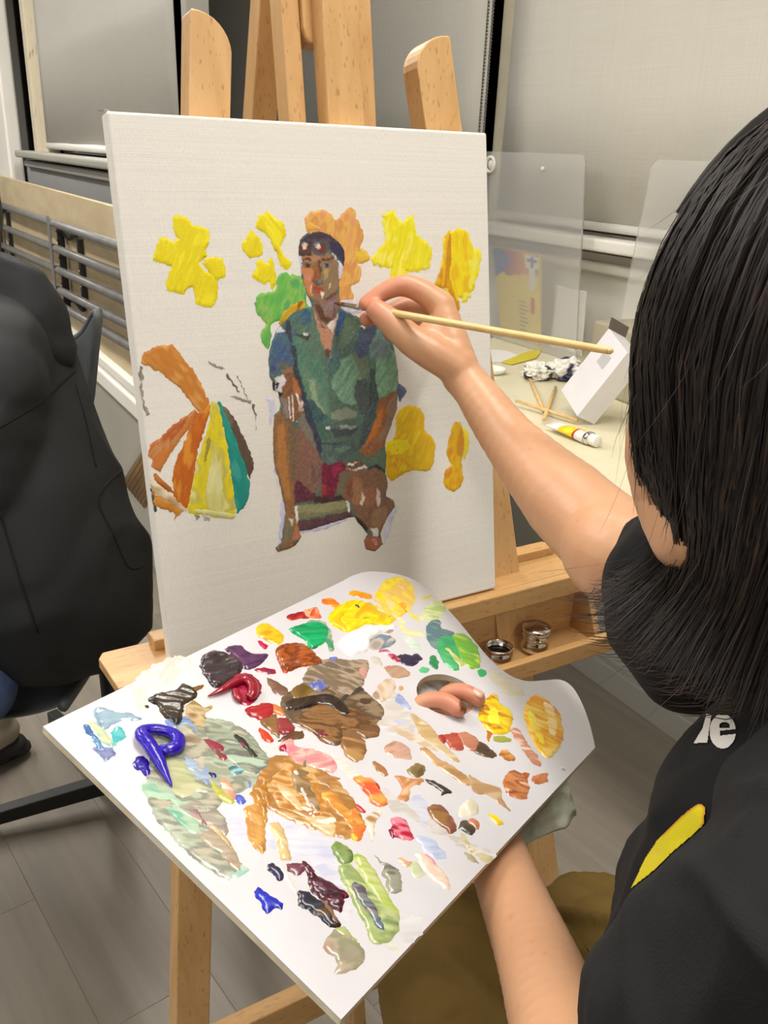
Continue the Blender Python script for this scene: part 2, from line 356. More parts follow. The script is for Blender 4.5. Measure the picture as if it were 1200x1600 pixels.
# ------------------------------------------------------------------ the easel (leans back 10 degrees)
TL=math.radians(10); CN=Vector((0,-math.cos(TL),math.sin(TL))); CE=Vector((0,math.sin(TL),math.cos(TL)))
P0=dist(520,473,.9)
def PL(x,b_,s=0.0):
    v=P0+CE*b_-CN*s; return Vector((x,v.y,v.z))
def lbar(mb,x0,x1,b0,b1,s0,s1,x0b=None,x1b=None):
    """bar in the leaning plane; x0b/x1b give the lower end when it splays"""
    x0b=x0 if x0b is None else x0b; x1b=x1 if x1b is None else x1b
    return mb.hexa([PL(x0b,b0,s0),PL(x1b,b0,s0),PL(x1b,b0,s1),PL(x0b,b0,s1),PL(x0,b1,s0),PL(x1,b1,s0),PL(x1,b1,s1),PL(x0,b1,s1)])
ez=thing('easel',(.43,.72,0),'large beech studio easel holding the white canvas, with a box tray','easel')
for x0,x1 in ((.397,.4165),(.4795,.4985)):
    lbar(MB(),x0,x1,-1.08,.95,.05,.078).build('upright',MT['woodZ'],ez,.002)
lbar(MB(),.4275,.4685,-.37,.85,.0225,.048).build('mast',MT['woodZ'],ez,.002)
b=MB(); b.prism([PL(x,bb,.045) for x,bb in ((.4172,.265),(.420,.256),(.424,.2515),(.4785,.2515),(.4785,.42),(.4172,.42))],-CN*.028); b.build('guide_block',MT['woodZ'],ez,.002)
def leg(top,bot,w_,s0,s1,rnd):
    # top/bot: x of left edge at b=top[1]/bot[1]; rnd +1 rounded on the right, -1 on the left
    def xl(b_): return bot[0]+(top[0]-bot[0])*(b_-bot[1])/(top[1]-bot[1])
    P=[(xl(-1.105),-1.105),(xl(-1.105)+w_*1.08,-1.105)]
    T=top[1]
    arc=[]
    for k in range(9):
        a=k/8*math.pi/2
        arc.append((w_*.06+w_*.94*math.sin(a),-.034*(1-math.cos(a))))
    if rnd>0: P+=[(xl(T)+x,T+z) for x,z in arc[::-1]]+[(xl(T),T-.001)]
    else: P+=[(xl(T)+w_,T-.001)]+[(xl(T)+w_-x,T+z) for x,z in arc]
    return MB().prism([PL(x,b_,s0) for x,b_ in P],-CN*(s1-s0)).build('leg',MT['woodZ'],ez,.0015)
leg((.2955,.264),(.166,-.79),.0365,.025,.052,1)
leg((.538,.268),(.698,-.92),.043,.028,.058,-1)
lbar(MB(),.165,.72,-.885,-.845,.053,.08).build('lower_crossbar',MT['woodX'],ez,.002)
lbar(MB(),.20,.70,-.60,-.56,.06,.085).build('middle_crossbar',MT['woodX'],ez,.002)
q=MB(); q.hexa([(.42,1.35,0),(.46,1.35,0),(.46,1.39,0),(.42,1.39,0),(.425,.98,1.5),(.455,.98,1.5),(.455,1.01,1.5),(.425,1.01,1.5)]); q.build('rear_leg',MT['woodZ'],ez,.002)
# tray
SZ=.764
q=MB(); q.prism([(.150,.716,SZ),(.765,.716,SZ),(.792,.716,SZ-.026),(.150,.716,SZ-.026)],(0,.012,0)); q.build('tray_front_rail',MT['woodX'],ez,.0015)
q=MB(); q.prism([(.150,.7283,SZ),(.765,.7283,SZ),(.765,.762,SZ),(.740,.80,SZ),(.152,.80,SZ),(.146,.79,SZ)],(0,0,-.012)); q.build('tray_top_board',MT['woodX'],ez,.0015)
q=MB(); q.prism([(.20,.778,SZ+.012),(.735,.778,SZ+.012),(.752,.784,SZ+.004),(.752,.80,SZ+.004),(.735,.80,SZ+.012),(.20,.80,SZ+.012)],(0,0,-.012)); q.build('tray_back_strip',MT['woodX'],ez,.0015)
MB().box((.49,.754,.70),(.54,.008,.076)).build('tray_back_panel',MT['woodX'],ez,.001)
for x in (.222,.758):
    q=MB(); q.prism([(x,.732,.739),(x,.757,.739),(x,.757,.664),(x,.698,.664)],(.010,0,0)); q.build('tray_end_panel',MT['woodY'],ez,.001)
MB().box((.49,.722,.6605),(.54,.068,.008)).build('tray_floor',MT['woodX'],ez,.001)
MB().box((.497,.691,.668),(.58,.011,.024)).build('tray_lip',MT['woodX'],ez,.0015)
# oil cups standing in the tray
def cup(u,v,r,lid,label):
    c=at(u,v,2,.6645); c.y=.722; t=thing('oil_cup',c,label,'cup','steel oil cups in the easel tray')
    h=r*1.25
    MB().lathe(c,[(r*.62,0),(r*.85,h*.08),(r*1.0,h*.3),(r*1.02,h*.45),(r*.94,h*.68),(r*.84,h*.8),(r*.86,h*.86),(r*.95,h*.92),(r*.95,h*1.0)]+([] if lid else [(r*.86,h*1.0),(r*.84,h*.5),(r*.3,h*.4)]),40).build('pot',MT['chrome'],t,smooth=True)
    if lid: MB().lathe(c+Vector((0,0,h*1.0)),[(r*.99,.0005),(r*1.0,h*.1),(r*.93,h*.16),(r*.93,h*.2),(r*1.0,h*.27),(r*1.0,h*.5),(r*.96,h*.56),(r*.2,h*.57)],40).build('screw_lid',MT['chrome'],t,smooth=True)
    else: MB().lathe(c+Vector((0,0,h*.6)),[(r*.85,0),(r*.85,.001)],30).build('dark_oil',mat('dark_oil',(20,22,20),.1),t)
cup(760,1020,.0185,False,'open steel oil cup in the tray, nearest the palette')
cup(816,1003,.0185,True,'lidded steel oil cup in the tray, right of the open one')
# canvas
cv=thing('stretched_canvas',PL(.4045,-.347,.01),'white stretched canvas with an unfinished oil painting of a seated figure','painting')
q=MB(); lbar(q,.2035,.6055,-.347,.1685,0,.020); q.build('canvas_cloth',MT['canvas'],cv,.0025,seg=3)
q=MB(); q.add([PL(.2035,.1685,.010),PL(.1985,.1715,.016),PL(.203,.1705,.002),PL(.2085,.1695,.006)],[(0,1,2),(0,2,3),(0,3,1),(1,3,2)]); q.build('folded_corner',MT['canvas'],cv)
# ------------------------------------------------------------------ table by the window and its things
TZ=.72
t=thing('long_table',(1.46,1.0,0),'cream topped table along the window under the box and paint tube','table')
MB().box((1.46,.95,TZ-.0125),(.84,2.5,.025)).build('tabletop',MT['table'],t,.003)
for x,y in ((1.08,-.2),(1.42,-.2),(1.08,2.12),(1.42,2.12)): MB().box((x,y,.3475),(.035,.035,.695)).build('leg',MT['blackmetal'],t,.002)
def rsheet(y0,y1,z0,z1,x0,x1,r,th,name,m,label,cat,parent=None,sh=0):
    P=[]
    for cy,cz,a0 in ((y1-r,z1-r,0),(y0+r,z1-r,90),(y0+r,z0+r,180),(y1-r,z0+r,270)):
        for k in range(7):
            a=math.radians(a0+k*15); P.append((cy+r*math.cos(a),cz+r*math.sin(a)))
    V=[(x0+(x1-x0)*(z-z0)/(z1-z0),y+sh*(z-(z0+z1)/2),z) for y,z in P]
    q=MB(); q.prism(V,(th,0,0)); o=q.build(name,m,parent,org=None if parent else Vector((x0,(y0+y1)/2,z0)))
    if label: tag(o,label,cat)
    return o
s1=rsheet(1.872,2.42,TZ+.001,1.268,1.715,1.762,.022,.005,'acrylic_board',MT['frost'],'large frosted clear board leaning on the window beside the canvas','board',sh=.20)
rsheet(1.05,1.68,TZ+.001,1.262,1.715,1.760,.022,.005,'acrylic_board',MT['frost'],'frosted clear board half hidden behind the dark haired head','board')
MB().lathe((1.757,2.094,1.226),[(.004,.004),(.006,.002),(.006,-.006)],12,Matrix.Rotation(-math.pi/2,3,'Y')).build('rivet',MT['white'],s1,smooth=True,org=Vector((1.757,2.094,1.226)))
# hook ring on the wall side
c=at(766,257,0,1.748); q=MB(); q.tube([c+Vector((0,.022*math.cos(a),.022*math.sin(a))) for a in [k*math.pi/10 for k in range(20)]+[0]],.0045,8,caps=False)
q.lathe(c+Vector((.006,0,.0)),[(.016,0),(.014,.004),(.002,.006)],20,Matrix.Rotation(-math.pi/2,3,'Y')); tag(q.build('suction_hook',MT['white'],None,smooth=True,org=c),'round white suction hook on the frosted board, at the canvas edge','hook')
# colour packet behind the frosted board
PX_=1.769
def pq(h,k,o_=0.0):
    y=(1-h)*((1-k)*2.235+k*2.325)+h*((1-k)*2.045+k*2.098); return Vector((PX_+.012*k-o_,y,TZ+.001+k*.262))
t=thing('colour_packet',(PX_,2.18,TZ),'yellow packet with a rainbow printed top, seen through the frosted board','packet')
q=MB(); q.prism([pq(0,0),pq(1,0),pq(1,1),pq(0,1)],(.014,0,0)); q.build('pouch',mat('packet_yellow',(232,204,70),.5,(236,212,90),6),t,.003)
V=[];Fc=[];cols=[];ny,nz=30,16
for i in range(ny+1):
    for k in range(nz+1):
        h=i/ny; kk=.60+.40*k/nz; V.append(pq(h,kk,.001)); n_=fbm(h*5,kk*6,3)
        pal=[(50,110,150),(60,80,160),(150,50,90),(200,90,50),(190,130,50),(226,180,70),(120,110,150)]
        f=max(0,min(.999,h*.95+.5*n_))*(len(pal)-1); a=int(f); c0,c1=pal[a],pal[min(a+1,len(pal)-1)]; fr=f-a
        cc=[c0[j]*(1-fr)+c1[j]*fr for j in range(3)]
        if kk<.68+.10*h+.1*n_: cc=(232,206,76)
        cols.append(srgb(cc))
for i in range(ny):
    for k in range(nz): a=i*(nz+1)+k; Fc.append((a,a+nz+1,a+nz+2,a+1))
obj('rainbow_print',V,Fc,MT['paintdry'],t,cols=cols)
def pbox(h0,h1,k0,k1,o_,q): return q.add([pq(h0,k0,o_),pq(h1,k0,o_),pq(h1,k1,o_),pq(h0,k1,o_)],[(0,1,2,3)])
q=MB()
for k in range(9): pbox(.55,.78-.04*((k*7)%3),.08+k*.045,.095+k*.045,.0012,q)
q.build('printed_lines',mat('packet_ink',(140,130,100),.6),t)
pbox(.84,.92,.34,.52,.0012,MB()).build('red_mark',MT['red'],t)
q=MB(); pbox(.72,1.0,.84,.98,.0016,q); pbox(.80,.93,.60,.84,.0016,q); q.build('white_emblem',MT['paper'],t)
q=MB(); pbox(.76,.97,.91,.945,.002,q); pbox(.84,.90,.85,.97,.002,q); q.build('blue_emblem',mat('emblem_blue',(60,66,110),.5),t)
o=MB().prism([(1.79,1.875,TZ+.001),(1.79,2.01,TZ+.001),(1.797,2.02,.905),(1.797,1.895,.905)],(.004,0,0)).build('white_card',MT['paper'],None,.001,org=Vector((1.79,1.95,TZ))); tag(o,'plain white card standing behind the frosted board, right of the packet','card')
# sheets of paper on the table
def flat(name,P,z,m,th,label,cat,fold=0):
    V=[at(u,v,2,z) for u,v in P]; o=MB().prism(V,(0,0,th)).build(name,m,None,org=sum(V,Vector())/len(V)); tag(o,label,cat); return o
flat('printed_leaflet',[(748,545),(790,548),(812,556),(782,566),(748,566)],TZ+.0005,MT['paper'],.0012,'white leaflet lying on the table beside the canvas edge','leaflet')
flat('yellow_leaflet',[(783,566),(826,549),(848,546),(838,560),(800,570)],TZ+.0018,mat('yellow_green_paper',(214,198,60),.6),.0012,'yellow green leaflet on the table under the frosted board','leaflet')
c=at(768,583,2,TZ); MB_=MB().lathe(c,[(.026,0),(.034,.004),(.038,.014),(.035,.014),(.030,.006),(.004,.004)],28).build('small_dish',MT['white'],None,smooth=True,org=c); tag(MB_,'small round white dish on the table at the canvas edge','dish')
# crumpled tissues
def crumple(u,v,r,seed,label,blot,bc):
    c=at(u,v,2,TZ); bm_=bmesh.new(); bmesh.ops.create_icosphere(bm_,subdivisions=4,radius=1)
    V=[];cols=[]
    for vv in bm_.verts:
        p=vv.co; n_=abs(fbm(p.x*1.6+seed,p.y*1.6,p.z*1.6,4)); m_=1-2.1*abs(noise.noise((p.x*2.6,p.y*2.6+seed,p.z*2.6)))
        k=r*(.72+.55*n_+.28*m_); q=Vector((p.x*k,p.y*k*.95,p.z*k*.62)); q.z=max(q.z,-r*.42)
        V.append(c+q+Vector((0,0,r*.42+.001)))
        bl=noise.noise((p.x*1.3+seed*2,p.y*1.3,p.z*1.3)); cols.append(srgb(bc if bl>.18 else ((238,236,228) if m_>0 else (226,224,214))))
    Fc=[tuple(x.index for x in f.verts) for f in bm_.faces]; bm_.free()
    o=obj('crumpled_tissue',V,Fc,MT['paintdry'],None,False,cols,org=c); tag(o,label,'tissue','crumpled paint tissues on the table'); return o
crumple(838,592,.042,1.0,'crumpled white tissue with dark green paint, leftmost of three',1,(50,66,46))
crumple(864,586,.034,5.3,'small crumpled tissue with orange paint between the green and blue ones',1,(206,120,70))
crumple(886,592,.052,9.1,'crumpled white tissue with dark blue paint, against the white box',1,(60,64,92))
# sticks
def stick(a,b_,r,label,z0=.0,z1=.0):
    A=at(a[0],a[1],2,TZ+r+z0);B=at(b_[0],b_[1],2,TZ+r+z1); o=MB().tube([A,A.lerp(B,.5),B],[r*.8,r,r*.9],8).build('wooden_stick',MT['stick'],None,smooth=True,org=A); tag(o,label,'stick','wooden sticks lying on the table')
stick((824,583),(850,642),.005,'slim wooden stick pointing away from the tissues toward the arm')
stick((868,605),(850,655),.005,'short wooden stick crossing the other two on the table',0,.01)
stick((806,626),(902,657),.0045,'long wooden stick lying crosswise up to the white box',.011,.006)
# paint tube
A=at(934,690,2,TZ+.014); B=at(845,655,2,TZ+.012); d=(B-A); L_=d.length; d.normalize(); sd=Vector((-d.y,d.x,0))
t=thing('paint_tube',A,'yellow and white oil paint tube with a white cap lying on the table','paint tube')
def ring(s,rx,rz,n=18): return [A+d*s+sd*rx*math.cos(2*math.pi*k/n)+Vector((0,0,rz*math.sin(2*math.pi*k/n))) for k in range(n)]
def skin(R,name,m):
    n=len(R[0]); V=[p for r_ in R for p in r_]; Fc=[(i*n+k,i*n+(k+1)%n,(i+1)*n+(k+1)%n,(i+1)*n+k) for i in range(len(R)-1) for k in range(n)]+[tuple(range(n))[::-1],tuple((len(R)-1)*n+k for k in range(n))]
    return obj(name,V,Fc,m,t,True)
skin([ring(-.001,.011,.011),ring(.0,.012,.012),ring(.018,.012,.012),ring(.019,.0105,.0105)],'cap',MT['white'])
skin([ring(.0185,.013,.0125),ring(.021,.0165,.014),ring(.028,.0165,.014)],'shoulder',MT['chrome'])
b1=.028
for (s0,s1,m,nm) in ((.028,.052,MT['paper'],'white_band'),(.052,.058,MT['red'],'red_band'),(.058,.098,MT['yellow'],'yellow_band'),(.098,.135,MT['paper'],'tube_tail')):
    f=lambda s:(.0165+.006*(s-.028)/.1,.014*(1-.75*(s-.028)/.107))
    skin([ring(s0,*f(s0)),ring((s0+s1)/2,*f((s0+s1)/2)),ring(s1,*f(s1))],nm,m)
V=[A+d*s+sd*(x)+Vector((0,0,.0145-.004*abs(x)*60*.3)) for s,x in ((.033,-.006),(.033,.006),(.045,.006),(.045,-.006))]
obj('yellow_patch',V,[(0,1,2,3)],MT['yellow'],t)
# boxes
def obox(name,base,D,H,m,label,cat,th=None):
    return None
def onbox():
    t=thing('cardboard_box',at(925,650,2,TZ),'white card box tilted on its edge with an open dark flap','box')
    b_=Vector((1.2857,1.3358,.7354)); w_=(Vector((1.3253,1.4383,.7644))-b_); dvec=(Vector((1.3148,1.3286,.721))-b_).normalized()*.05; u_=(Vector((1.3429,1.2721,.8823))-b_)
    dvec.z=-.0139*.05/.033
    lift=Vector((0,0,max(0,TZ+.001-(b_+dvec).z))); b_=b_+lift; a=b_+w_
    P=[b_,a,a+dvec,b_+dvec]; Q=[p+u_ for p in P]
    q=MB(); q.hexa(P+Q); q.build('carton',MT['box'],t,.001)
    f0=a+u_; f1=f0+dvec; nrm=dvec.normalized()
    q=MB(); q.add([f0,f1,f1+w_*.12+u_*.12,f0+w_*.16+u_*.12],[(0,1,2,3)]); o=q.build('flap',mat('box_inside',(96,88,78),.8),t); s=o.modifiers.new('s','SOLIDIFY'); s.thickness=.001
    a0=b_
    k=-nrm*.0006
    A_=lambda x,y:a0+w_*x+u_*y+k
    q=MB(); q.add([A_(.30,.62),A_(.62,.62),A_(.62,.80),A_(.30,.80)],[(0,1,2,3)]); q.build('grey_label',MT['print_grey'],t)
    return t
onbox()
c=at(985,650,2,TZ)
t=MB().box((1.60,1.36,TZ+.085),(.16,.44,.17),Matrix.Rotation(-.1,3,'Z')).build('beige_case',MT['boxgrey'],None,.006,org=Vector((1.60,1.36,TZ))); tag(t,'plain beige case behind the tilted white box, partly hidden by hair','case')
# ------------------------------------------------------------------ packet of sticks on the floor side of the canvas
t=thing('stick_bundle',(.36,1.28,.55),'clear wrapped bundle of pale wooden sticks poking out behind the canvas','stick bundle')
c0=Vector((.30,1.25,.70))
A=at(200,757,1,1.25); B=at(243,782,1,1.25)
for k in range(9):
    a=at(206+4.4*k,728+9*k*.55,1,1.25); 
ax=(at(232,706,1,1.25)-at(200,757,1,1.25)).normalized(); cr=(at(235,800,1,1.25)-at(200,757,1,1.25)); w_=cr.length; cr.normalize()
o0=at(191,752,1,1.25)
for k in range(8):
    s=o0+cr*(w_*(k+.5)/8); MB().tube([s,s+ax*.20],w_/17,8).build('wooden_stick',MT['stick'],t,smooth=True)
q=MB(); 
for off in (-.006,.006):
    y=Vector((0,off,0)); q.add([o0-ax*.006-cr*.006+y,o0-ax*.006+cr*(w_+.006)+y,o0+ax*.22+cr*(w_+.006)+y,o0+ax*.22-cr*.006+y],[(0,1,2,3)])
q.build('plastic_wrap',MT['clear'],t)
# low stool carrying the bundle (hidden behind the canvas)
# ------------------------------------------------------------------ oil paint: raised patches with brush ridges
def Z(x0,y0,s,*pts): return [(x0+x/s,y0+y/s) for x,y in pts]
def resample(P,step):
    out=[]; m=len(P)
    for i in range(m):
        a=Vector(P[i]);b=Vector(P[(i+1)%m]); n=max(1,int((b-a).length/step))
        for k in range(n): out.append(a.lerp(b,k/n))
    return out
def inside(p,P):
    x,y=p; c=False; j=len(P)-1
    for i in range(len(P)):
        xi,yi=P[i][0],P[i][1]; xj,yj=P[j][0],P[j][1]
        if (yi>y)!=(yj>y) and x<(xj-xi)*(y-yi)/(yj-yi)+xi: c=not c
        j=i
    return c
def dline(p,P):
    best=1e9; x,y=p; m=len(P)
    for i in range(m):
        ax,ay=P[i][0],P[i][1]; bx,by=P[(i+1)%m][0],P[(i+1)%m][1]; dx,dy=bx-ax,by-ay
        t=((x-ax)*dx+(y-ay)*dy)/(dx*dx+dy*dy+1e-12); t=0 if t<0 else 1 if t>1 else t
        d=(x-ax-t*dx)**2+(y-ay-t*dy)**2
        if d<best: best=d
    return math.sqrt(best)
def lerp3(a,b,t): return (a[0]+(b[0]-a[0])*t,a[1]+(b[1]-a[1])*t,a[2]+(b[2]-a[2])*t)
SEED=[0]
class Surf:
    def __init__(s,o,u,v,n): s.o,s.u,s.v,s.n=o,u,v,n
    def to2(s,px,py):
        P=onp(px,py,s.o,s.n)-s.o; return (P.dot(s.u),P.dot(s.v))
    def to3(s,a,b,h): return s.o+s.u*a+s.v*b+s.n*h
def dab(S,pts,cols,ang,th,name,m,parent,step=.0013,smooth=True,rag=.0009,base=.00008,cf=None,label=None,ridge=.5,freq=1.0,mix=1.0,closed=True):
    """raised paint patch: outline in photo pixels laid on the surface S, ridges along ang (degrees, on the surface)"""
    SEED[0]+=1; sd=SEED[0]*7.31
    P=[S.to2(*p) for p in pts]
    if smooth: P=[(q.x,q.y) for q in catmull([(a,b,0) for a,b in P],5,True)]
    P=resample(P,step*1.1)
    O=[]
    for i,p in enumerate(P):
        n_=Vector((noise.noise((p.x/.004,p.y/.004,sd)),noise.noise((p.x/.004,p.y/.004,sd+9)))) if len(p)>=2 else 0
        n2=Vector((noise.noise((p.x/.0015,p.y/.0015,sd)),noise.noise((p.x/.0015,p.y/.0015,sd+9))))
        O.append((p.x+(n_.x*1.6+n2.x*.8)*rag,p.y+(n_.y*1.6+n2.y*.8)*rag))
    x0=min(p[0] for p in O);x1=max(p[0] for p in O);y0=min(p[1] for p in O);y1=max(p[1] for p in O)
    V2=[Vector(p) for p in O]; nb=len(V2); cheap=O[::3] if nb>60 else O
    D=[0.0]*nb
    rr=random.Random(SEED[0])
    ny=int((y1-y0)/step)+1; nx=int((x1-x0)/step)+1
    for j in range(ny+1):
        for i in range(nx+1):
            p=(x0+(i+(.5 if j%2 else 0)+rr.uniform(-.15,.15))*step,y0+(j+rr.uniform(-.15,.15))*step)
            if inside(p,cheap):
                d=dline(p,cheap)
                if d>step*.62: V2.append(Vector(p)); D.append(d)
    vo,_,fo,ov,_,_=geometry.delaunay_2d_cdt(V2,[],[list(range(nb))],1,1e-7)
    a=math.radians(ang); ca,sa=math.cos(a),math.sin(a)
    V=[];C=[]
    for k,v in enumerate(vo):
        src=ov[k][0] if ov[k] else 0
        d=D[src] if src<len(D) else 0
        x,y=v.x,v.y; al=x*ca+y*sa; ac=-x*sa+y*ca
        wz=noise.noise((x*90,y*90,sd))*.0022
        r1=noise.noise(((ac+wz)*620*freq,al*38,sd)); r2=noise.noise(((ac+wz)*240*freq,al*16,sd+3)); lo=noise.noise((x*70,y*70,sd+5))
        e=min(1,d/.0028)
        h=base+th*(math.sqrt(e)*(.55+.35*r2*ridge+.22*r1*ridge+.25*lo)) if d>0 else base*.2
        V.append(S.to3(x,y,max(h,base*.2)))
        if cf:
            q=proj(S.to3(x,y,0)); c=cf(q[0],q[1],r1,r2)
        else:
            n_=len(cols)
            if n_==1: c=cols[0]
            else:
                t=.5+mix*(.55*r2+.2*r1+.75*lo)
                # spread the colours across the patch as well
                tt=(ac-(-x0*sa+y0*ca)); 
                f=max(0,min(.9999,t))*(n_-1); i_=int(f); fr=f-i_; fr=max(0,min(1,(fr-.25)*2)); c=lerp3(cols[i_],cols[i_+1],fr)
            k_=1+.05*r1
            c=(c[0]*k_,c[1]*k_,c[2]*k_)
        C.append(srgb([max(0,min(255,q_)) for q_ in c]))
    # skirt closes the patch down onto the board
    Fc=[]
    for f in fo:
        a_,b_,c_=f; n_=(V[b_]-V[a_]).cross(V[c_]-V[a_]); Fc.append(tuple(f) if n_.dot(S.n)>0 else tuple(f[::-1]))
    return obj(name,V,Fc,m,parent,True,C,label)
def worm(S,pts,R,h0,col,name,m,parent,label=None,flat=.8,lift=None):
    """thick squeezed bead of paint along a line of photo pixels"""
    Q=[]
    for i,p in enumerate(pts):
        a,b=S.to2(*p); Q.append(Vector((a,b,(lift[i] if lift else 0))))
    Q=catmull(Q,7); n=len(Q); rr=[]
    for i in range(n):
        f=i/(n-1)*(len(R)-1); k=int(min(f,len(R)-2)); rr.append(R[k]+(R[k+1]-R[k])*(f-k))
    P=[S.to3(q.x,q.y,h0+rr[i]*.55+q.z) for i,q in enumerate(Q)]
    b=MB(); b.tube(P,rr,14,up=S.n,flat=flat)
    V=[]
    for i,v in enumerate(b.V):
        V.append(v+S.n*.0004*noise.noise(v*400)+S.u*.0003*noise.noise(v*300))
    C=[srgb([max(0,min(255,c*(1+.12*noise.noise(v*250)))) for c in col]) for v in V]
    o=obj(name,V,b.F,m,parent,True,C,label); s=o.modifiers.new('s','SUBSURF'); s.levels=1; s.render_levels=1; return o
# ------------------------------------------------------------------ the palette
PD1=Vector((.92787222,.37184299,-.02803456)).normalized(); PD2=Vector((-.35866137,.91045855,.20597877)).normalized()
PN=PD1.cross(PD2).normalized(); PB=dist(533,1593,.57)
SP=Surf(PB,PD1,PD2,PN)
plt=thing('palette',PB+PD1*.16+PD2*.13,'white hand held painting palette covered in wet oil colours, with a thumb hole','palette')
outl=[(67,1135),(533,1593),(930,1168)]
crv=[(930,1168),(921,1130),(908,1096),(893,1072),(875,1062),(850,1063),(822,1064),(795,1054),(768,1032),(742,1002),(716,970),(690,942),(664,917),(640,903),(610,895),(575,893),(552,899),(535,908)]
cr=[SP.to2(*p) for p in crv]; cr=[(q.x,q.y) for q in catmull([(a,b,0) for a,b in cr],4)]
A2=SP.to2(67,1135);B2=SP.to2(533,1593)
def rc(p,q,r_):  # small rounded corner points
    return p
OL=[A2,B2]+cr
HC=SP.to2(697,1085); HR=.0262
HO=[(HC[0]+HR*1.06*math.cos(a),HC[1]+HR*math.sin(a)) for a in [k*2*math.pi/48 for k in range(48)]]
PT=.0065
def plate(z):
    bm_=bmesh.new(); vs=[bm_.verts.new((x,y,z)) for x,y in OL]; hs=[bm_.verts.new((x,y,z)) for x,y in HO]
    es=[bm_.edges.new((L_[i],L_[(i+1)%len(L_)])) for L_ in (vs,hs) for i in range(len(L_))]
    bmesh.ops.triangle_fill(bm_,edges=es,use_beauty=True); bm_.verts.ensure_lookup_table(); bm_.verts.index_update()
    r=[(v.co.x,v.co.y) for v in bm_.verts],[tuple(v.index for v in f.verts) for f in bm_.faces]; bm_.free(); return r
pv,pf=plate(0); npv=len(pv)
def orient(Fc,V,n):
    out=[]
    for f in Fc:
        a,b,c=[V[i] for i in f[:3]]; out.append(f if (b-a).cross(c-a).dot(n)>0 else f[::-1])
    return out
EB=.0009
Vt=[SP.to3(x,y,0) for x,y in pv]; top=orient(pf,Vt,PN)
obj('board_top',Vt+[SP.to3(x,y,-.0012) for x,y in pv],top+[tuple(i+npv for i in f[::-1]) for f in top]+[(i,(i+1)%len(OL),npv+(i+1)%len(OL),npv+i) for i in range(len(OL))]+[(len(OL)+i,len(OL)+(i+1)%48,npv+len(OL)+(i+1)%48,npv+len(OL)+i) for i in range(48)],MT['palette'],plt)
obj('board_core',[SP.to3(x,y,-.0012) for x,y in pv]+[SP.to3(x,y,-PT) for x,y in pv],[tuple(i+npv for i in f[::-1]) for f in top]+[(i,(i+1)%len(OL),npv+(i+1)%len(OL),npv+i) for i in range(len(OL))]+[(len(OL)+i,len(OL)+(i+1)%48,npv+len(OL)+(i+1)%48,npv+len(OL)+i) for i in range(48)],MT['palette_edge'],plt)
z1=lambda *p:Z(180,860,3.75,*p)
z2=lambda *p:Z(400,880,3.75,*p)
z3=lambda *p:Z(600,1000,3.529,*p)
z4=lambda *p:Z(60,1080,3.75,*p)
z5=lambda *p:Z(340,1140,4.2857,*p)
z6=lambda *p:Z(360,1300,4,*p)
z7=lambda *p:Z(560,1100,5,*p)
z8=lambda *p:Z(640,840,3.529,*p)
PM=MT['paint']
def pd_(pts,cols,ang,th,label=None,**k): return dab(SP,pts,cols,ang,th*.001,'paint_dab',PM,plt,label=label,**k)
# thin stains and smears first
stain=vmat('thin_paint_stain',.35,.2,.05,300)
def stn(pts,cols,ang,**k):
    cols=[tuple(q*.90 for q in c) for c in cols]
    return dab(SP,pts,cols,ang,.00003,'paint_smear',stain,plt,base=.00004,rag=.0022,**k)
stn(z1((90,800),(180,700),(330,630),(400,620),(440,670),(360,740),(190,830),(200,890),(150,950),(110,900)),[(240,234,230),(232,222,212),(240,238,238)],30)
stn(z5((240,160),(360,180),(400,250),(300,290),(200,230)),[(205,210,240),(232,232,242)],-40)
stn(z5((340,590),(470,560),(600,680),(790,760),(860,1080),(700,980),(600,860),(480,840),(330,760)),[(212,214,240),(228,229,243),(236,236,244)],-40)
stn(z5((20,480),(180,520),(200,700),(180,800),(110,760),(60,620)),[(220,222,240),(236,236,244)],-40)
stn(z2((640,860),(800,760),(900,860),(920,1000),(760,1000),(640,930)),[(230,226,222),(222,214,206),(232,232,238)],-40)
stn(z2((800,900),(900,860),(930,960),(850,1000)),[(206,210,236),(228,230,240)],-40)
stn(z7((380,780),(480,700),(560,870),(500,960)),[(206,210,238),(226,228,242)],-50)
stn(z3((0,820),(60,870),(230,960),(420,1080),(600,1180),(550,1210),(380,1110),(200,1010),(0,900)),[(228,224,222),(214,208,200),(234,232,232)],-38)
stn(z6((650,60),(680,200),(760,380),(740,560),(700,520),(620,400),(640,300)),[(226,214,232),(236,232,240)],-60)
stn(z8((440,760),(480,740),(560,780),(640,860),(600,880),(520,860)),[(230,222,196),(236,230,214)],-50)
stn(z6((930,690),(1000,680),(1070,750),(980,730)),[(214,212,190),(232,230,220)],-30)
stn(z6((1060,560),(1180,520),(1190,640),(1090,690)),[(222,222,226),(230,230,234)],-30)
pd_([(250,1145),(330,1122),(395,1150),(412,1215),(360,1245),(330,1285),(375,1350),(350,1372),(290,1330),(235,1262),(232,1200)],[(150,156,136),(170,180,160),(130,134,120),(176,170,150)],-50,.9,'thin grey green underlayer of mixed paint')
pd_([(440,1090),(500,1060),(560,1075),(600,1110),(575,1140),(520,1150),(455,1130)],[(110,90,66),(90,72,52),(140,120,96)],-30,1.2)
pd_([(395,1230),(430,1180),(500,1200),(560,1260),(560,1310),(500,1300),(430,1270)],[(186,134,70),(160,112,56),(206,168,116)],-50,1.2)
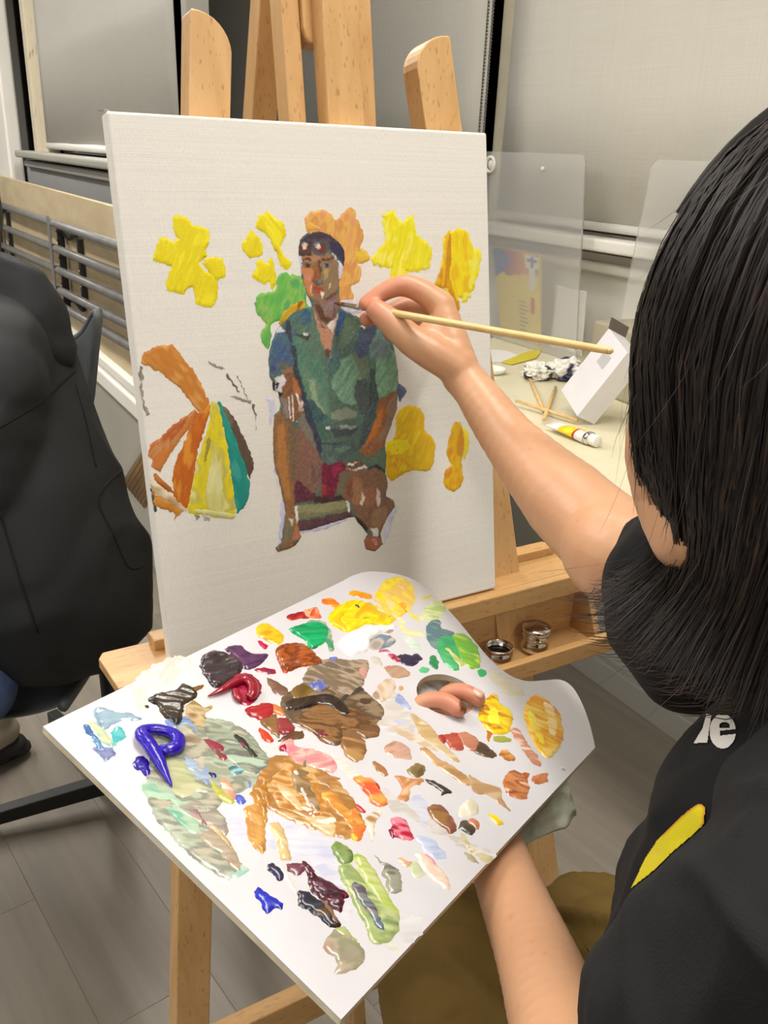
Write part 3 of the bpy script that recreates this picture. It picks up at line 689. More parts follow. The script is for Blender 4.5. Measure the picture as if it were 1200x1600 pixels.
# top yellow and green group
pd_(z2((700,180),(760,100),(850,80),(920,130),(930,220),(890,280),(830,320),(760,290),(700,250)),[(240,214,20),(246,222,60),(236,196,90),(244,206,160)],80,1.2,'yellow and peach paint patch at the palette top')
pd_(z2((800,130),(860,120),(910,190),(900,240),(840,230),(790,180)),[(240,190,130),(246,214,170),(238,200,140)],60,.9)
pd_(z2((825,240),(900,225),(880,290),(830,315)),[(240,140,20),(244,170,40)],40,1.0)
pd_(z2((745,220),(800,190),(830,240),(800,300),(750,270)),[(214,200,120),(226,214,150),(240,210,150)],60,.9)
pd_(z2((550,165),(590,160),(680,190),(670,212),(600,200),(555,188)),[(236,170,20),(226,140,20)],-15,1.2)
pd_(z2((388,215),(430,203),(470,220),(520,280),(500,300),(450,255),(395,238)),[(230,110,30),(236,160,30)],-40,1.3)
pd_(z2((430,300),(500,240),(580,215),(680,240),(720,280),(820,320),(760,365),(640,360),(545,405),(440,360)),[(232,200,10),(244,222,10),(220,190,10),(236,170,10)],10,3.2,'thick heap of yellow paint')
pd_(z2((500,300),(560,270),(600,310),(590,370),(540,400),(490,350)),[(248,226,10),(240,210,10)],-40,3.8)
pd_(z2((590,240),(680,235),(700,275),(620,290)),[(180,180,40),(150,150,50),(220,210,60)],-20,2.6)
pd_(z2((600,320),(700,300),(800,310),(740,350),(640,345)),[(190,200,20),(150,170,30),(232,220,20)],0,3.0)
pd_(z2((560,250),(590,240),(618,272),(600,280)),[(60,50,40)],-30,3.4)
pd_(z2((430,290),(520,265),(500,340),(440,350)),[(232,150,10),(240,180,10)],20,2.2)
pd_(z2((180,310),(260,285),(350,258),(355,280),(330,320),(260,325),(210,338)),[(150,30,40),(200,50,30),(220,90,50)],18,1.2,'dark red and orange stroke')
pd_(z2((270,285),(350,258),(375,300),(380,322),(300,320)),[(216,80,40),(230,170,130)],30,1.0)
pd_(z2((200,380),(300,350),(400,350),(430,420),(380,480),(320,505),(280,450),(210,410)),[(0,150,90),(10,170,104),(0,130,80)],-30,3.2,'emerald green heap of paint')
pd_(z2((300,340),(380,335),(430,380),(460,490),(430,515),(400,440),(340,370)),[(120,150,120),(160,176,150),(60,140,100)],-40,1.4)
pd_(z2((0,380),(40,350),(100,370),(160,420),(160,455),(120,480),(60,455),(10,425)),[(230,170,10),(236,190,30),(214,150,20)],-35,1.6,'golden yellow dab')
pd_(z2((12,455),(35,460),(70,488),(55,500),(25,485)),[(190,20,80)],-30,.9)
# white heap
pd_(z2((480,460),(560,400),(660,370),(740,365),(830,370),(780,400),(680,430),(665,500),(600,530),(540,540),(490,500)),[(244,244,242),(238,238,238),(226,228,230)],25,3.6,'thick white paint heap',ridge=1.2)
pd_(z2((640,450),(720,415),(810,440),(800,480),(700,510),(660,490)),[(160,150,140),(190,180,170),(110,130,150),(200,180,160)],10,1.3)
pd_(z2((740,385),(790,378),(806,400),(770,412)),[(170,150,134),(190,170,150)],0,1.3)
pd_(z2((830,310),(870,340),(880,390),(970,400),(980,430),(900,425),(850,390)),[(220,220,150),(226,226,190)],-50,.5)
pd_(z2((860,430),(920,440),(970,500),(940,520),(890,480)),[(190,214,196),(212,226,214)],-50,.4)
pd_(z2((890,290),(930,300),(962,335),(950,342),(905,312)),[(226,216,110)],-30,.5)
pd_(z2((960,215),(1010,188),(1030,192),(1000,212)),[(226,210,70)],20,.5)
# brown heap
pd_(z2((120,500),(190,470),(270,470),(340,520),(400,590),(350,600),(260,610),(170,640),(130,580)),[(150,70,20),(120,54,18),(170,86,30),(140,60,18)],-20,3.8,'burnt sienna heap',ridge=1.2)
pd_(z2((150,600),(200,600),(190,640),(160,642)),[(190,60,20)],-30,1.6)
pd_(z2((290,640),(330,590),(430,560),(560,565),(660,575),(640,680),(590,760),(520,800),(440,780),(330,760),(275,700)),[(150,130,104),(120,104,84),(170,150,130),(110,96,80)],-65,1.8,'grey brown mixed patch in the palette middle')
pd_(z2((600,590),(660,575),(640,680),(600,700),(590,640)),[(180,120,110),(196,146,130)],-70,1.6)
pd_(z2((300,690),(370,670),(430,690),(420,740),(330,750)),[(120,130,190),(90,100,180),(170,170,190)],30,2.1)
pd_(z2((430,555),(470,550),(475,580),(445,590)),[(110,120,190)],0,2.0)
pd_(z2((200,760),(260,710),(340,740),(320,790),(220,800)),[(130,100,40),(100,76,30)],10,2.2)
pd_(z2((480,790),(590,720),(630,745),(560,790),(510,820)),[(80,70,64),(60,54,48)],20,1.8)
pd_(z2((230,940),(280,870),(400,820),(520,840),(640,880),(720,960),(720,1010),(640,1030),(560,1000),(480,1070),(380,1040),(320,990)),[(110,76,44),(90,60,34),(140,100,60),(120,84,50)],-45,2.2,'wide umber brown mixture')
pd_(z2((480,960),(560,950),(640,1060),(630,1140),(570,1165),(510,1100)),[(150,110,60),(176,136,84),(130,90,50),(120,100,80)],-60,1.9)
pd_(z2((350,980),(430,960),(480,990),(460,1030),(380,1030)),[(120,40,44),(130,54,56)],10,2.8)
pd_(z2((170,810),(250,790),(380,770),(480,790),(560,880),(500,900),(400,840),(260,860),(180,865)),[(40,28,20),(56,40,28),(34,24,20)],5,4.2,'glossy dark brown bead')
pd_(z2((60,670),(110,690),(185,735),(170,775),(120,770),(85,730)),[(140,100,80),(110,80,66)],-40,1.2)
# red patch
pd_(z2((-60,850),(0,830),(60,815),(110,840),(100,890),(40,920),(-20,905),(-55,880)),[(150,20,30),(170,30,36)],-30,2.4,'deep red patch')
pd_(z1((850,905),(930,900),(990,940),(985,970),(920,950)),[(200,70,40),(214,120,60)],-20,1.6)
pd_(z1((850,1000),(940,960),(960,1050),(960,1100),(890,1050)),[(140,100,60),(120,84,50)],-30,1.6)
pd_(z1((945,990),(1010,985),(1055,1050),(1010,1085),(950,1060)),[(140,50,50),(130,40,46)],-30,2.4)
pd_(z1((840,1040),(880,1060),(930,1110),(900,1130),(860,1100)),[(200,60,30)],-40,1.3)
pd_(z1((1040,1060),(1100,1060),(1100,1100),(1040,1110),(960,1120),(1000,1080)),[(100,70,40),(90,50,36)],-20,1.4)
pd_(z2((0,625),(60,612),(110,640),(95,652),(30,645)),[(160,20,60),(130,20,60)],0,1.2)
pd_(z1((0,0),(1,0),(1,1)),[(0,0,0)],0,.1) if False else None
# purple black heap
pd_(z1((510,620),(580,585),(660,610),(740,650),(740,710),(650,780),(580,810),(540,760),(500,700)),[(60,40,50),(44,32,38),(80,56,64)],-20,3.6,'dark violet brown heap',ridge=1.2)
pd_(z1((640,580),(720,555),(800,600),(890,605),(880,640),(830,680),(760,700),(720,640)),[(70,36,76),(90,50,90),(56,30,60)],-15,2.4)
pd_(z1((815,700),(870,688),(935,700),(930,725),(860,722)),[(150,20,60)],0,1.4)
pd_(z1((835,530),(865,535),(898,565),(870,575)),[(180,20,70)],-30,.9)
# crimson bead with squiggle
pd_(z1((690,740),(780,722),(850,780),(850,850),(790,905),(730,900),(690,850)),[(150,14,50),(170,30,70)],-40,1.6)
worm(SP,z1((540,865),(620,835),(700,790),(760,775),(800,810),(800,860),(775,880)),[.0004,.003,.0042,.0046,.0048,.0046,.003],.0015,(140,6,34),'paint_bead',PM,plt,'crimson bead of paint curled at its end')
worm(SP,z1((700,830),(715,880),(740,890)),[.003,.0034,.002],.0012,(150,20,40),'paint_bead',PM,plt)
# dark brown heap at left
pd_(z1((190,880),(240,840),(340,820),(400,780),(460,810),(480,860),(410,910),(390,1010),(350,1030),(290,980),(240,910)),[(44,34,26),(60,46,34),(34,28,24)],-50,3.6,'glossy black brown heap',ridge=1.3)
pd_(z1((410,930),(460,880),(520,920),(560,905),(570,925),(530,960),(545,1030),(480,1060),(430,1000)),[(150,120,60),(190,170,130),(120,90,50)],-60,1.2)
pd_(z1((170,912),(200,905),(205,918),(180,928)),[(50,36,28)],0,.8)
pd_(z1((430,810),(510,785),(520,795),(470,830)),[(120,80,40)],10,.8)
# blue grey patch far left
pd_(z4((318,120),(370,92),(470,125),(540,130),(605,160),(560,180),(500,170),(430,200),(370,230),(345,190)),[(120,150,170),(140,166,184),(100,134,160)],-10,1.5,'dusty blue patch at the left corner')
pd_(z4((258,200),(290,195),(330,250),(370,300),(400,350),(350,345),(320,290),(280,240)),[(60,100,160),(90,140,180)],-60,1.8)
pd_(z4((290,190),(340,180),(420,270),(440,330),(380,310),(330,240)),[(170,186,150),(190,200,160),(140,170,180)],-55,1.4)
pd_(z4((430,230),(480,205),(512,265),(470,300),(455,330),(425,280)),[(30,160,170),(90,180,180),(40,140,160)],-60,1.3)
pd_(z4((320,330),(380,330),(440,335),(455,380),(430,385),(395,415),(365,385)),[(60,80,160),(120,130,170),(50,60,130)],-50,1.5)
# ultramarine
pd_(z4((550,420),(590,380),(640,400),(660,470),(640,510),(600,470),(560,450)),[(30,10,120),(40,20,150)],-50,2.2)
worm(SP,z4((780,570),(740,500),(700,430),(665,380),(625,330),(600,300),(610,260),(680,246),(760,262),(815,300),(805,350),(750,372),(700,360)),[.0006,.0032,.0050,.0054,.0054,.0052,.005,.0048,.005,.0056,.0056,.0045,.003],.0015,(38,6,168),'paint_bead',PM,plt,'long curled bead of ultramarine blue paint',lift=[0,0,.001,.002,.003,.003,.001,0,0,0,0,.001,.001])
# left mixing area
pd_(z4((650,225),(740,215),(800,240),(840,300),(820,340),(760,260)),[(70,50,70),(60,50,100)],0,1.3)
pd_(z4((740,170),(860,150),(920,190),(950,250),(930,260),(870,200),(800,220)),[(100,130,190),(130,150,190),(80,100,170)],-40,1.4)
pd_(z4((820,210),(900,220),(980,300),(990,420),(960,500),(900,440),(850,330)),[(170,160,130),(190,180,160),(130,110,90)],-60,1.0)
pd_(z4((960,215),(1060,205),(1180,240),(1300,330),(1360,420),(1330,470),(1240,500),(1130,430),(1010,330)),[(130,130,116),(150,160,140),(110,110,100),(170,190,170)],-45,1.3,'olive grey mixture left of centre')
pd_(z4((960,280),(1060,300),(1120,380),(1090,420),(1020,370)),[(110,60,60),(140,40,60),(90,84,70)],-45,1.8)
pd_(z5((90,40),(140,30),(240,130),(270,180),(230,200),(160,120)),[(60,30,30),(40,50,40),(110,20,50)],-45,1.9)
pd_(z5((60,250),(140,240),(190,280),(130,320),(80,300)),[(80,140,150),(60,110,120),(150,190,190)],-10,1.2)
pd_(z4((720,420),(790,390),(860,420),(900,500),(1000,560),(1010,610),(930,600),(850,640),(780,600),(740,500)),[(170,174,130),(190,190,150),(150,160,140)],-55,1.4,'pale olive mixture under the blue bead')
pd_(z4((840,360),(900,380),(1000,450),(1000,560),(930,510),(860,440)),[(140,160,190),(160,180,200),(110,130,170)],-50,1.3)
pd_(z4((985,480),(1040,475),(1055,500),(1030,515),(1000,505)),[(40,40,120)],0,1.6)
pd_(z4((1000,510),(1060,560),(1150,640),(1110,660),(1030,620)),[(200,200,60),(180,180,70)],-45,1.4)
pd_(z4((1060,510),(1120,520),(1160,600),(1130,650),(1080,600)),[(220,180,160),(200,150,120),(230,210,200)],-50,1.6)
pd_(z4((610,590),(640,510),(720,560),(800,600),(860,650),(930,720),(960,820),(900,850),(820,780),(720,680)),[(140,190,160),(170,196,170),(110,170,140)],-50,1.1,'mint green streak')
pd_(z4((760,620),(850,640),(960,640),(1060,710),(1110,790),(1100,850),(1000,800),(900,760),(800,700)),[(140,134,124),(160,150,136),(170,200,176)],-48,1.3)
pd_(z4((880,690),(930,690),(990,760),(980,800),(920,740)),[(130,60,80),(150,110,110)],-40,1.6)
pd_(z4((800,660),(860,680),(880,720),(840,720)),[(196,180,150)],-40,1.6)
pd_(z4((940,850),(1000,800),(1090,850),(1150,930),(1190,1010),(1190,1060),(1120,1040),(1040,950),(960,890)),[(160,144,124),(172,156,134),(150,134,112)],-50,1.6,'smooth taupe paddle mark')
pd_(z4((980,770),(1060,800),(1130,900),(1160,960),(1090,900),(1010,820)),[(200,176,140),(190,160,110)],-50,1.8)
pd_(z4((890,870),(950,880),(1010,950),(1020,1000),(1080,1060),(1130,1110),(1060,1060),(1000,1010),(960,990),(955,940)),[(110,190,170),(150,200,180),(130,180,170)],-50,1.0)
pd_(z5((0,700),(90,810),(190,910),(215,930),(180,970),(110,1000),(60,980),(30,920),(0,850)),[(150,200,190),(180,190,170),(210,210,190)],-50,.9)
pd_(z5((150,920),(210,920),(200,950),(150,965)),[(120,190,190)],-50,.8)
# pink stroke
pd_(z5((410,110),(440,75),(500,60),(530,110),(640,130),(760,180),(800,230),(780,290),(690,280),(560,240),(500,230),(480,170)),[(220,120,140),(226,140,140),(236,180,170),(214,100,130)],-18,2.0,'pink paint stroke')
pd_(z5((408,110),(450,80),(475,110),(460,150),(425,140)),[(160,20,60)],-50,2.2)
pd_(z5((560,210),(600,195),(610,240),(580,290),(550,250)),[(120,110,100),(150,140,130)],-80,2.6)
# orange ochre area
pd_(z5((340,330),(430,250),(420,190),(500,180),(520,260),(640,260),(700,400),(760,560),(880,640),(880,690),(800,690),(770,720),(640,640),(560,600),(480,560),(400,540),(350,420)),[(196,140,70),(180,120,50),(214,170,110),(170,110,50)],-50,1.5,'broad ochre mixing area',rag=.0014)
pd_(z5((350,330),(420,340),(520,440),(600,540),(700,560),(800,640),(770,720),(640,660),(540,560),(440,470)),[(226,200,160),(214,180,130),(236,216,184)],-42,1.9)
pd_(z5((480,280),(560,260),(620,290),(640,400),(700,540),(640,550),(570,470),(500,400)),[(150,120,80),(130,104,70),(170,140,100)],-60,2.1)
pd_(z5((495,290),(530,270),(550,300),(600,430),(640,530),(600,520),(540,410)),[(240,226,214),(214,190,170),(246,240,236)],-62,3.0,'cream streak')
pd_(z5((540,520),(620,520),(700,550),(760,560),(800,620),(770,640),(780,680),(700,650),(640,620)),[(244,236,220),(238,226,204)],-30,2.4)
pd_(z5((690,420),(780,410),(850,500),(960,590),(990,640),(900,680),(820,600),(740,520)),[(220,160,70),(200,130,50),(230,180,90)],-50,2.2)
pd_(z5((880,540),(930,530),(980,620),(990,660),(960,740),(900,730),(880,640)),[(220,120,50),(230,150,70)],-60,2.0)
pd_(z5((890,690),(930,700),(935,745),(900,738)),[(240,190,20)],0,2.2)
pd_(z5((910,500),(930,495),(985,545),(970,560),(925,530)),[(190,50,40)],-40,2.0)
pd_(z5((270,320),(330,310),(350,400),(370,500),(350,540),(300,480),(280,400)),[(180,120,40),(160,104,34),(196,140,60)],-78,2.2)
pd_(z5((215,425),(280,400),(310,470),(330,560),(320,640),(290,560),(240,470)),[(190,134,50),(170,114,40)],-65,2.3)
pd_(z5((170,530),(210,505),(280,510),(310,620),(325,720),(315,820),(280,820),(210,740),(190,630)),[(190,134,60),(206,154,80),(170,114,50)],-80,2.4,'ochre bar shaped stroke')
pd_(z5((345,640),(385,618),(430,640),(465,730),(490,840),(480,870),(420,870),(400,780),(370,700)),[(220,196,150),(206,176,124),(230,210,170)],-72,2.2,'cream bar shaped stroke')
pd_(z5((620,330),(690,300),(780,310),(825,335),(760,350),(770,400),(700,380)),[(190,140,84),(160,116,74)],-20,1.6)
pd_(z5((185,350),(225,340),(235,370),(200,400)),[(180,140,130),(110,120,180)],-20,1.2)
pd_(z5((110,450),(150,440),(190,480),(180,500),(130,490)),[(50,70,180),(120,130,210)],-20,1.2)
# bottom purple, brown, blue
pd_(z6((350,200),(420,195),(470,215),(440,255),(400,270),(360,240)),[(150,96,110),(110,60,76),(190,150,160)],-20,1.6)
pd_(z6((455,185),(490,200),(530,240),(540,270),(640,330),(740,390),(715,430),(700,490),(650,490),(570,430),(500,360),(480,290)),[(60,16,34),(80,24,44),(50,14,26)],-40,2.8,'dark crimson black heap at the palette bottom',ridge=1.2)
pd_(z6((500,300),(560,290),(610,370),(600,400),(540,370),(500,340)),[(130,110,130),(90,70,90),(150,110,90)],-40,3.4)
pd_(z6((610,400),(650,400),(655,440),(615,440)),[(140,60,20)],0,3.0)
pd_(z6((680,370),(735,390),(720,415),(690,400)),[(150,10,70)],-30,2.0)
pd_(z6((415,400),(440,370),(500,375),(540,420),(600,450),(650,520),(685,585),(630,595),(570,550),(500,500),(430,460)),[(56,36,24),(40,30,30),(30,36,60),(90,64,40)],-40,2.8,'glossy brown bead near the palette bottom')
pd_(z6((560,440),(600,440),(685,575),(650,590),(600,520)),[(150,116,90),(120,90,70)],-55,3.2)
pd_(z6((222,215),(270,195),(310,220),(340,260),(320,305),(280,280),(230,245)),[(90,60,30),(30,36,90),(60,44,40)],-40,2.0)
pd_(z6((300,195),(340,220),(400,330),(420,380),(400,380),(340,290)),[(216,196,180),(226,212,204)],-55,.9)
pd_(z6((142,385),(180,340),(210,370),(240,385),(325,445),(320,485),(275,480),(235,512),(205,495),(180,430)),[(20,30,160),(30,44,180),(16,22,130)],-40,1.8,'bright blue dab at the lower left')
pd_(z6((580,720),(620,640),(700,590),(780,670),(835,740),(830,810),(770,860),(660,888),(665,800),(610,760)),[(150,140,120),(140,140,110),(170,156,136),(164,140,120)],-30,1.3,'olive taupe fan shaped dab')
pd_(z6((650,620),(700,590),(760,640),(790,690),(720,680)),[(180,186,130),(170,176,120)],-50,1.2)
# olive green long
pd_(z6((680,210),(760,200),(820,280),(880,360),(960,430),(1050,500),(1055,600),(1000,680),(900,700),(860,640),(800,500),(720,360),(680,280)),[(160,176,110),(140,160,100),(180,190,130),(120,140,90)],-55,1.8,'long olive green streak')
pd_(z6((630,90),(670,62),(740,100),(770,150),(740,200),(690,200),(650,140)),[(110,140,60),(130,150,90),(90,120,60)],-50,1.9)
pd_(z6((770,150),(820,145),(900,230),(1000,420),(1050,500),(980,520),(890,400),(800,250)),[(170,190,90),(190,196,130),(150,176,60)],-55,2.2)
pd_(z6((730,300),(800,310),(860,380),(960,560),(965,630),(920,610),(840,500),(760,400)),[(100,116,110),(80,100,120),(130,130,124),(90,80,90)],-55,2.6)
pd_(z6((795,350),(830,360),(835,395),(800,395)),[(40,140,90)],-30,2.8)
pd_(z6((905,145),(940,180),(1000,205),(1060,240),(1065,290),(1070,350),(1050,385),(1000,385),(970,350),(975,300),(950,260),(960,210),(930,190)),[(130,130,110),(150,152,134),(100,104,90),(180,180,160)],-50,2.2,'grey green double dab')
# right side of the mixing area
pd_(z5((905,330),(950,310),(1040,330),(1100,420),(1140,490),(1110,515),(1040,510),(1000,440)),[(220,120,40),(236,160,80),(214,90,50)],-45,1.9,'orange streaked dab')
pd_(z5((1000,330),(1060,350),(1090,400),(1060,400)),[(190,30,30)],-45,2.2)
pd_(z5((760,170),(830,200),(960,310),(900,330),(800,240)),[(222,210,200),(230,222,216)],-35,.4)
pd_(z5((1030,215),(1060,210),(1110,250),(1140,300),(1110,310),(1060,270)),[(160,110,70),(180,130,90)],-40,1.2)
pd_(z5((1120,120),(1160,90),(1200,80),(1270,110),(1300,170),(1290,200),(1200,190),(1130,160)),[(190,150,134),(200,160,140),(170,120,84)],-20,1.3,'dusty rose dab')
pd_(z5((990,620),(1010,570),(1050,545),(1110,548),(1090,580),(1060,620),(1050,700),(1035,755),(1020,700)),[(170,130,80),(226,216,200),(190,160,120)],-80,1.2)
pd_(z5((1155,600),(1190,585),(1260,610),(1300,700),(1310,735),(1230,735),(1150,690),(1165,640)),[(180,20,50),(230,130,150),(150,10,40),(196,50,40)],-60,2.0,'crimson and pink dab')
pd_(z5((1148,670),(1185,660),(1190,710),(1160,720)),[(130,10,60)],0,2.3)
pd_(z7((285,570),(330,555),(400,580),(500,580),(520,600),(480,630),(410,655),(400,740),(350,755),(305,740),(340,650)),[(216,160,110),(190,130,84),(226,180,140)],0,1.4,'tan T shaped stroke')
pd_(z7((375,520),(420,480),(480,460),(520,490),(510,550),(460,578),(410,560)),[(90,70,40),(130,110,70),(170,150,110)],10,1.4)
pd_(z7((525,600),(560,590),(640,630),(690,650),(730,690),(700,705),(650,715),(640,680),(570,640)),[(44,36,30),(60,48,36)],-25,1.6)
pd_(z7((540,820),(580,785),(640,785),(700,840),(750,910),(765,980),(730,1015),(660,970),(580,900)),[(140,94,64),(150,110,60),(130,80,60),(160,100,80)],-50,1.9,'reddish brown oval dab')
pd_(z7((780,840),(830,760),(900,745),(945,800),(930,860),(860,890),(800,890)),[(226,218,200),(236,230,220),(206,200,176)],30,1.7,'cream swirl')
pd_(z7((785,970),(830,910),(870,935),(920,980),(900,1015),(860,1025)),[(60,54,46),(80,70,60)],-30,1.9)
pd_(z7((860,905),(920,900),(945,940),(940,975),(910,970)),[(200,130,90),(180,110,74)],-20,1.6)
pd_(z7((1015,870),(1045,858),(1110,900),(1130,945),(1090,945),(1045,910)),[(236,206,20),(226,190,10)],-40,1.2)
pd_(z7((445,1030),(500,1030),(600,1070),(700,1190),(690,1200),(640,1215),(560,1190),(490,1110)),[(170,184,214),(190,200,224),(150,168,204)],-40,.9,'pale blue streaks')
pd_(z7((445,1170),(520,1175),(600,1250),(700,1350),(715,1440),(680,1450),(600,1390),(510,1300)),[(240,224,210),(230,200,180),(246,240,238)],-48,1.6)
pd_(z7((510,1175),(560,1190),(610,1250),(600,1285),(550,1240)),[(226,150,160)],-45,1.9)
pd_(z7((305,1220),(340,1205),(410,1235),(400,1275),(340,1250)),[(220,176,140),(200,150,110)],-15,1.0)
pd_(z7((400,1270),(440,1230),(490,1270),(515,1350),(450,1360),(400,1310)),[(200,206,176),(190,200,160)],-40,1.0)
pd_(z7((825,1160),(860,1165),(940,1235),(900,1240),(860,1210)),[(170,166,130),(150,146,110)],-40,.8)
pd_(z7((800,1010),(840,1030),(880,1090),(960,1160),(1050,1190),(1000,1245),(920,1190),(840,1130)),[(206,196,160),(190,176,140),(226,220,200),(176,140,100)],-40,.6)
pd_(z7((410,90),(430,75),(540,150),(640,260),(700,340),(790,440),(770,455),(700,420),(600,340),(490,260),(440,160)),[(214,196,160),(200,176,136),(190,160,110),(224,212,190)],-42,.8,'fanned beige bristle stroke')
pd_(z7((260,180),(340,170),(480,260),(610,350),(600,370),(480,320),(340,250)),[(214,196,176),(200,176,150),(226,214,200)],-30,.5)
pd_(z7((480,350),(540,350),(640,430),(760,500),(870,580),(860,645),(760,590),(640,510),(540,420)),[(186,144,96),(200,160,114),(170,130,84)],-35,1.2,'long tan stroke')
pd_(z7((860,560),(900,570),(1000,620),(1110,660),(1130,740),(1190,830),(1170,835),(1100,780),(1000,710),(900,690)),[(200,176,136),(176,140,100),(214,200,170)],-35,.9)
pd_(z3((295,530),(330,520),(400,510),(440,560),(430,610),(370,600),(340,560),(310,565)),[(170,70,50),(190,100,80)],-30,1.8,'brown pink twisted stroke')
pd_(z3((400,515),(460,510),(520,550),(510,610),(450,600),(420,560)),[(170,110,84),(186,124,96)],-30,1.7)
pd_(z3((505,590),(530,560),(600,610),(620,645),(580,650),(505,625)),[(60,46,36),(90,66,40)],-30,1.6)
# right yellow heaps
pd_(z3((520,420),(540,360),(575,310),(620,300),(640,350),(690,380),(710,430),(690,510),(620,520),(570,500),(530,450)),[(226,180,20),(236,210,10),(196,120,20),(240,220,40)],-70,2.6,'yellow and orange heap beside the fingers')
pd_(z3((560,400),(610,370),(640,420),(640,480),(580,480)),[(242,224,10),(248,236,60)],-65,3.0)
pd_(z3((570,495),(598,500),(592,530),(575,560)),[(190,110,20)],-85,1.2)
pd_(z3((600,535),(640,528),(702,545),(690,562),(620,560)),[(150,160,70)],-5,1.0)
pd_(z3((768,400),(800,330),(840,305),(900,330),(960,390),(980,460),(990,540),(960,600),(910,655),(860,620),(800,520)),[(214,130,10),(230,160,20),(236,190,60),(244,210,110)],-75,1.5,'large oval yellow and orange patch at the right',rag=.0012)
pd_(z3((775,395),(830,400),(880,520),(905,640),(870,600),(800,480)),[(242,220,30),(246,230,90)],-65,2.0)
pd_(z3((870,340),(930,360),(960,440),(960,520),(920,560),(890,460)),[(240,200,110),(246,220,160),(226,160,50)],-70,1.9)
pd_(z3((695,490),(740,490),(800,580),(860,660),(860,700),(800,660),(740,570)),[(226,190,176),(190,130,100),(230,210,200)],-55,.7)
pd_(z3((640,620),(670,605),(720,640),(715,665),(680,665),(645,645)),[(190,120,50),(150,90,30),(214,150,80)],-30,1.1)
pd_(z3((660,770),(700,720),(760,735),(800,790),(795,860),(770,880),(690,860),(665,820)),[(170,96,50),(196,130,80),(150,76,36),(226,180,140)],-60,1.6,'copper brown swirled dab',ridge=1.4)
pd_(z3((762,735),(800,735),(800,760),(780,770)),[(170,90,40)],0,1.2)
pd_(z3((812,760),(850,742),(900,735),(895,780),(850,795),(820,785)),[(170,90,50),(196,124,80)],10,1.3)
# green patch by the hole
pd_(z8((90,500),(130,450),(170,460),(180,500),(240,520),(250,580),(180,620),(110,590)),[(120,150,140),(90,120,130),(150,170,150)],-60,1.0)
pd_(z8((150,560),(240,540),(280,650),(270,730),(220,720),(170,660)),[(40,150,90),(60,170,100),(90,180,120)],-60,1.5,'green patch above the thumb hole')
pd_(z8((230,540),(300,530),(370,600),(390,700),(340,725),(290,680),(250,600)),[(150,190,60),(110,180,60),(190,206,80)],-70,1.6)
pd_(z8((190,620),(220,610),(300,690),(290,712),(240,680)),[(214,210,150),(180,190,100)],-50,2.0)
pd_(z8((110,660),(140,650),(160,690),(150,728),(115,700)),[(40,130,80)],-70,1.2)
pd_(z8((55,725),(80,712),(105,725),(90,748),(60,745)),[(90,190,130)],0,1.0)
pd_(z8((375,730),(400,722),(422,735),(418,762),(385,768)),[(50,170,100)],0,1.2)
pd_(z8((50,440),(110,360),(150,340),(200,380),(180,430),(120,460)),[(200,214,150),(220,226,180),(180,206,120)],-40,.9)
pd_(z8((-70,660),(-30,640),(0,650),(40,640),(70,665),(50,690),(10,710),(-40,700)),[(40,30,60),(50,36,70)],0,1.5)
pd_(z2((715,515),(760,500),(820,540),(855,565),(845,580),(810,575),(760,535)),[(206,120,150),(150,20,60),(226,190,200)],-30,1.3)
pd_(z2((670,560),(700,545),(740,580),(735,610),(690,590)),[(190,184,176),(214,206,200)],-30,1.0)
pd_(z2((750,610),(810,597),(870,615),(905,650),(860,675),(800,670),(770,640)),[(170,134,110),(186,150,124)],-15,1.3,'beige brown dab above the hole')
pd_(z2((690,770),(730,700),(790,675),(820,710),(800,770),(740,815),(700,800)),[(190,166,140),(214,196,176),(160,134,110)],60,1.2)
pd_(z2((832,725),(850,718),(868,730),(855,748),(838,745)),[(206,150,100)],0,1.0)
pd_(z2((595,790),(640,785),(690,800),(685,830),(640,845),(600,825)),[(100,76,54),(76,56,40)],0,1.5)
pd_(z2((825,770),(850,765),(880,810),(915,855),(870,850),(820,810)),[(140,156,200),(180,190,220)],-50,1.0)
pd_(z2((610,850),(650,848),(655,870),(625,872)),[(110,120,200)],0,.8)
pd_(z7((620,250),(650,240),(700,270),(690,300),(650,310)),[(160,50,50)],-30,2.0)
# ------------------------------------------------------------------ the painting on the canvas
SCV=Surf(P0,Vector((1,0,0)),CE,CN)
CM=MT['paintdry']
def cd_(name,pts,cols,ang,th=.11,label=None,**k): return dab(SCV,pts,cols,ang,th*.001,name,CM,cv,label=label,step=k.pop('step',.0017),base=.0006,rag=k.pop('rag',.0011),**k)
c5=lambda *p:Z(200,300,4.2857,*p)
c6=lambda *p:Z(400,320,5,*p)
c8=lambda *p:Z(560,320,3.333,*p)
cs=lambda *p:Z(200,520,5,*p)
c7=lambda *p:Z(400,540,4.615,*p)
Y1=[(238,222,10),(232,214,8),(242,228,30)]
cd_('painted_flower',c5((300,160),(360,155),(410,190),(440,225),(520,240),(550,280),(545,340),(520,380),(530,430),(480,470),(510,530),(560,545),(605,600),(600,700),(570,775),(500,770),(450,740),(440,640),(400,640),(370,690),(250,655),(260,590),(290,500),(160,460),(210,295),(310,330),(330,320),(300,240)),Y1,60,label='flat yellow flower, leftmost on the canvas',smooth=False)
cd_('painted_petal',c5((520,440),(560,430),(630,450),(655,510),(650,570),(605,600),(550,550),(490,470)),Y1,-40,smooth=False)
cd_('painted_flower',c5((870,160),(940,130),(1000,180),(1050,220),(1055,290),(1020,370),(1050,430),(1100,480),(1060,525),(1020,490),(990,400),(940,300),(910,265),(855,240)),Y1,-50,label='yellow petal strokes left of the painted cap',smooth=False)
cd_('painted_petal',c5((825,250),(760,350),(765,390),(815,445),(900,420),(905,370),(880,310)),Y1,60,smooth=False)
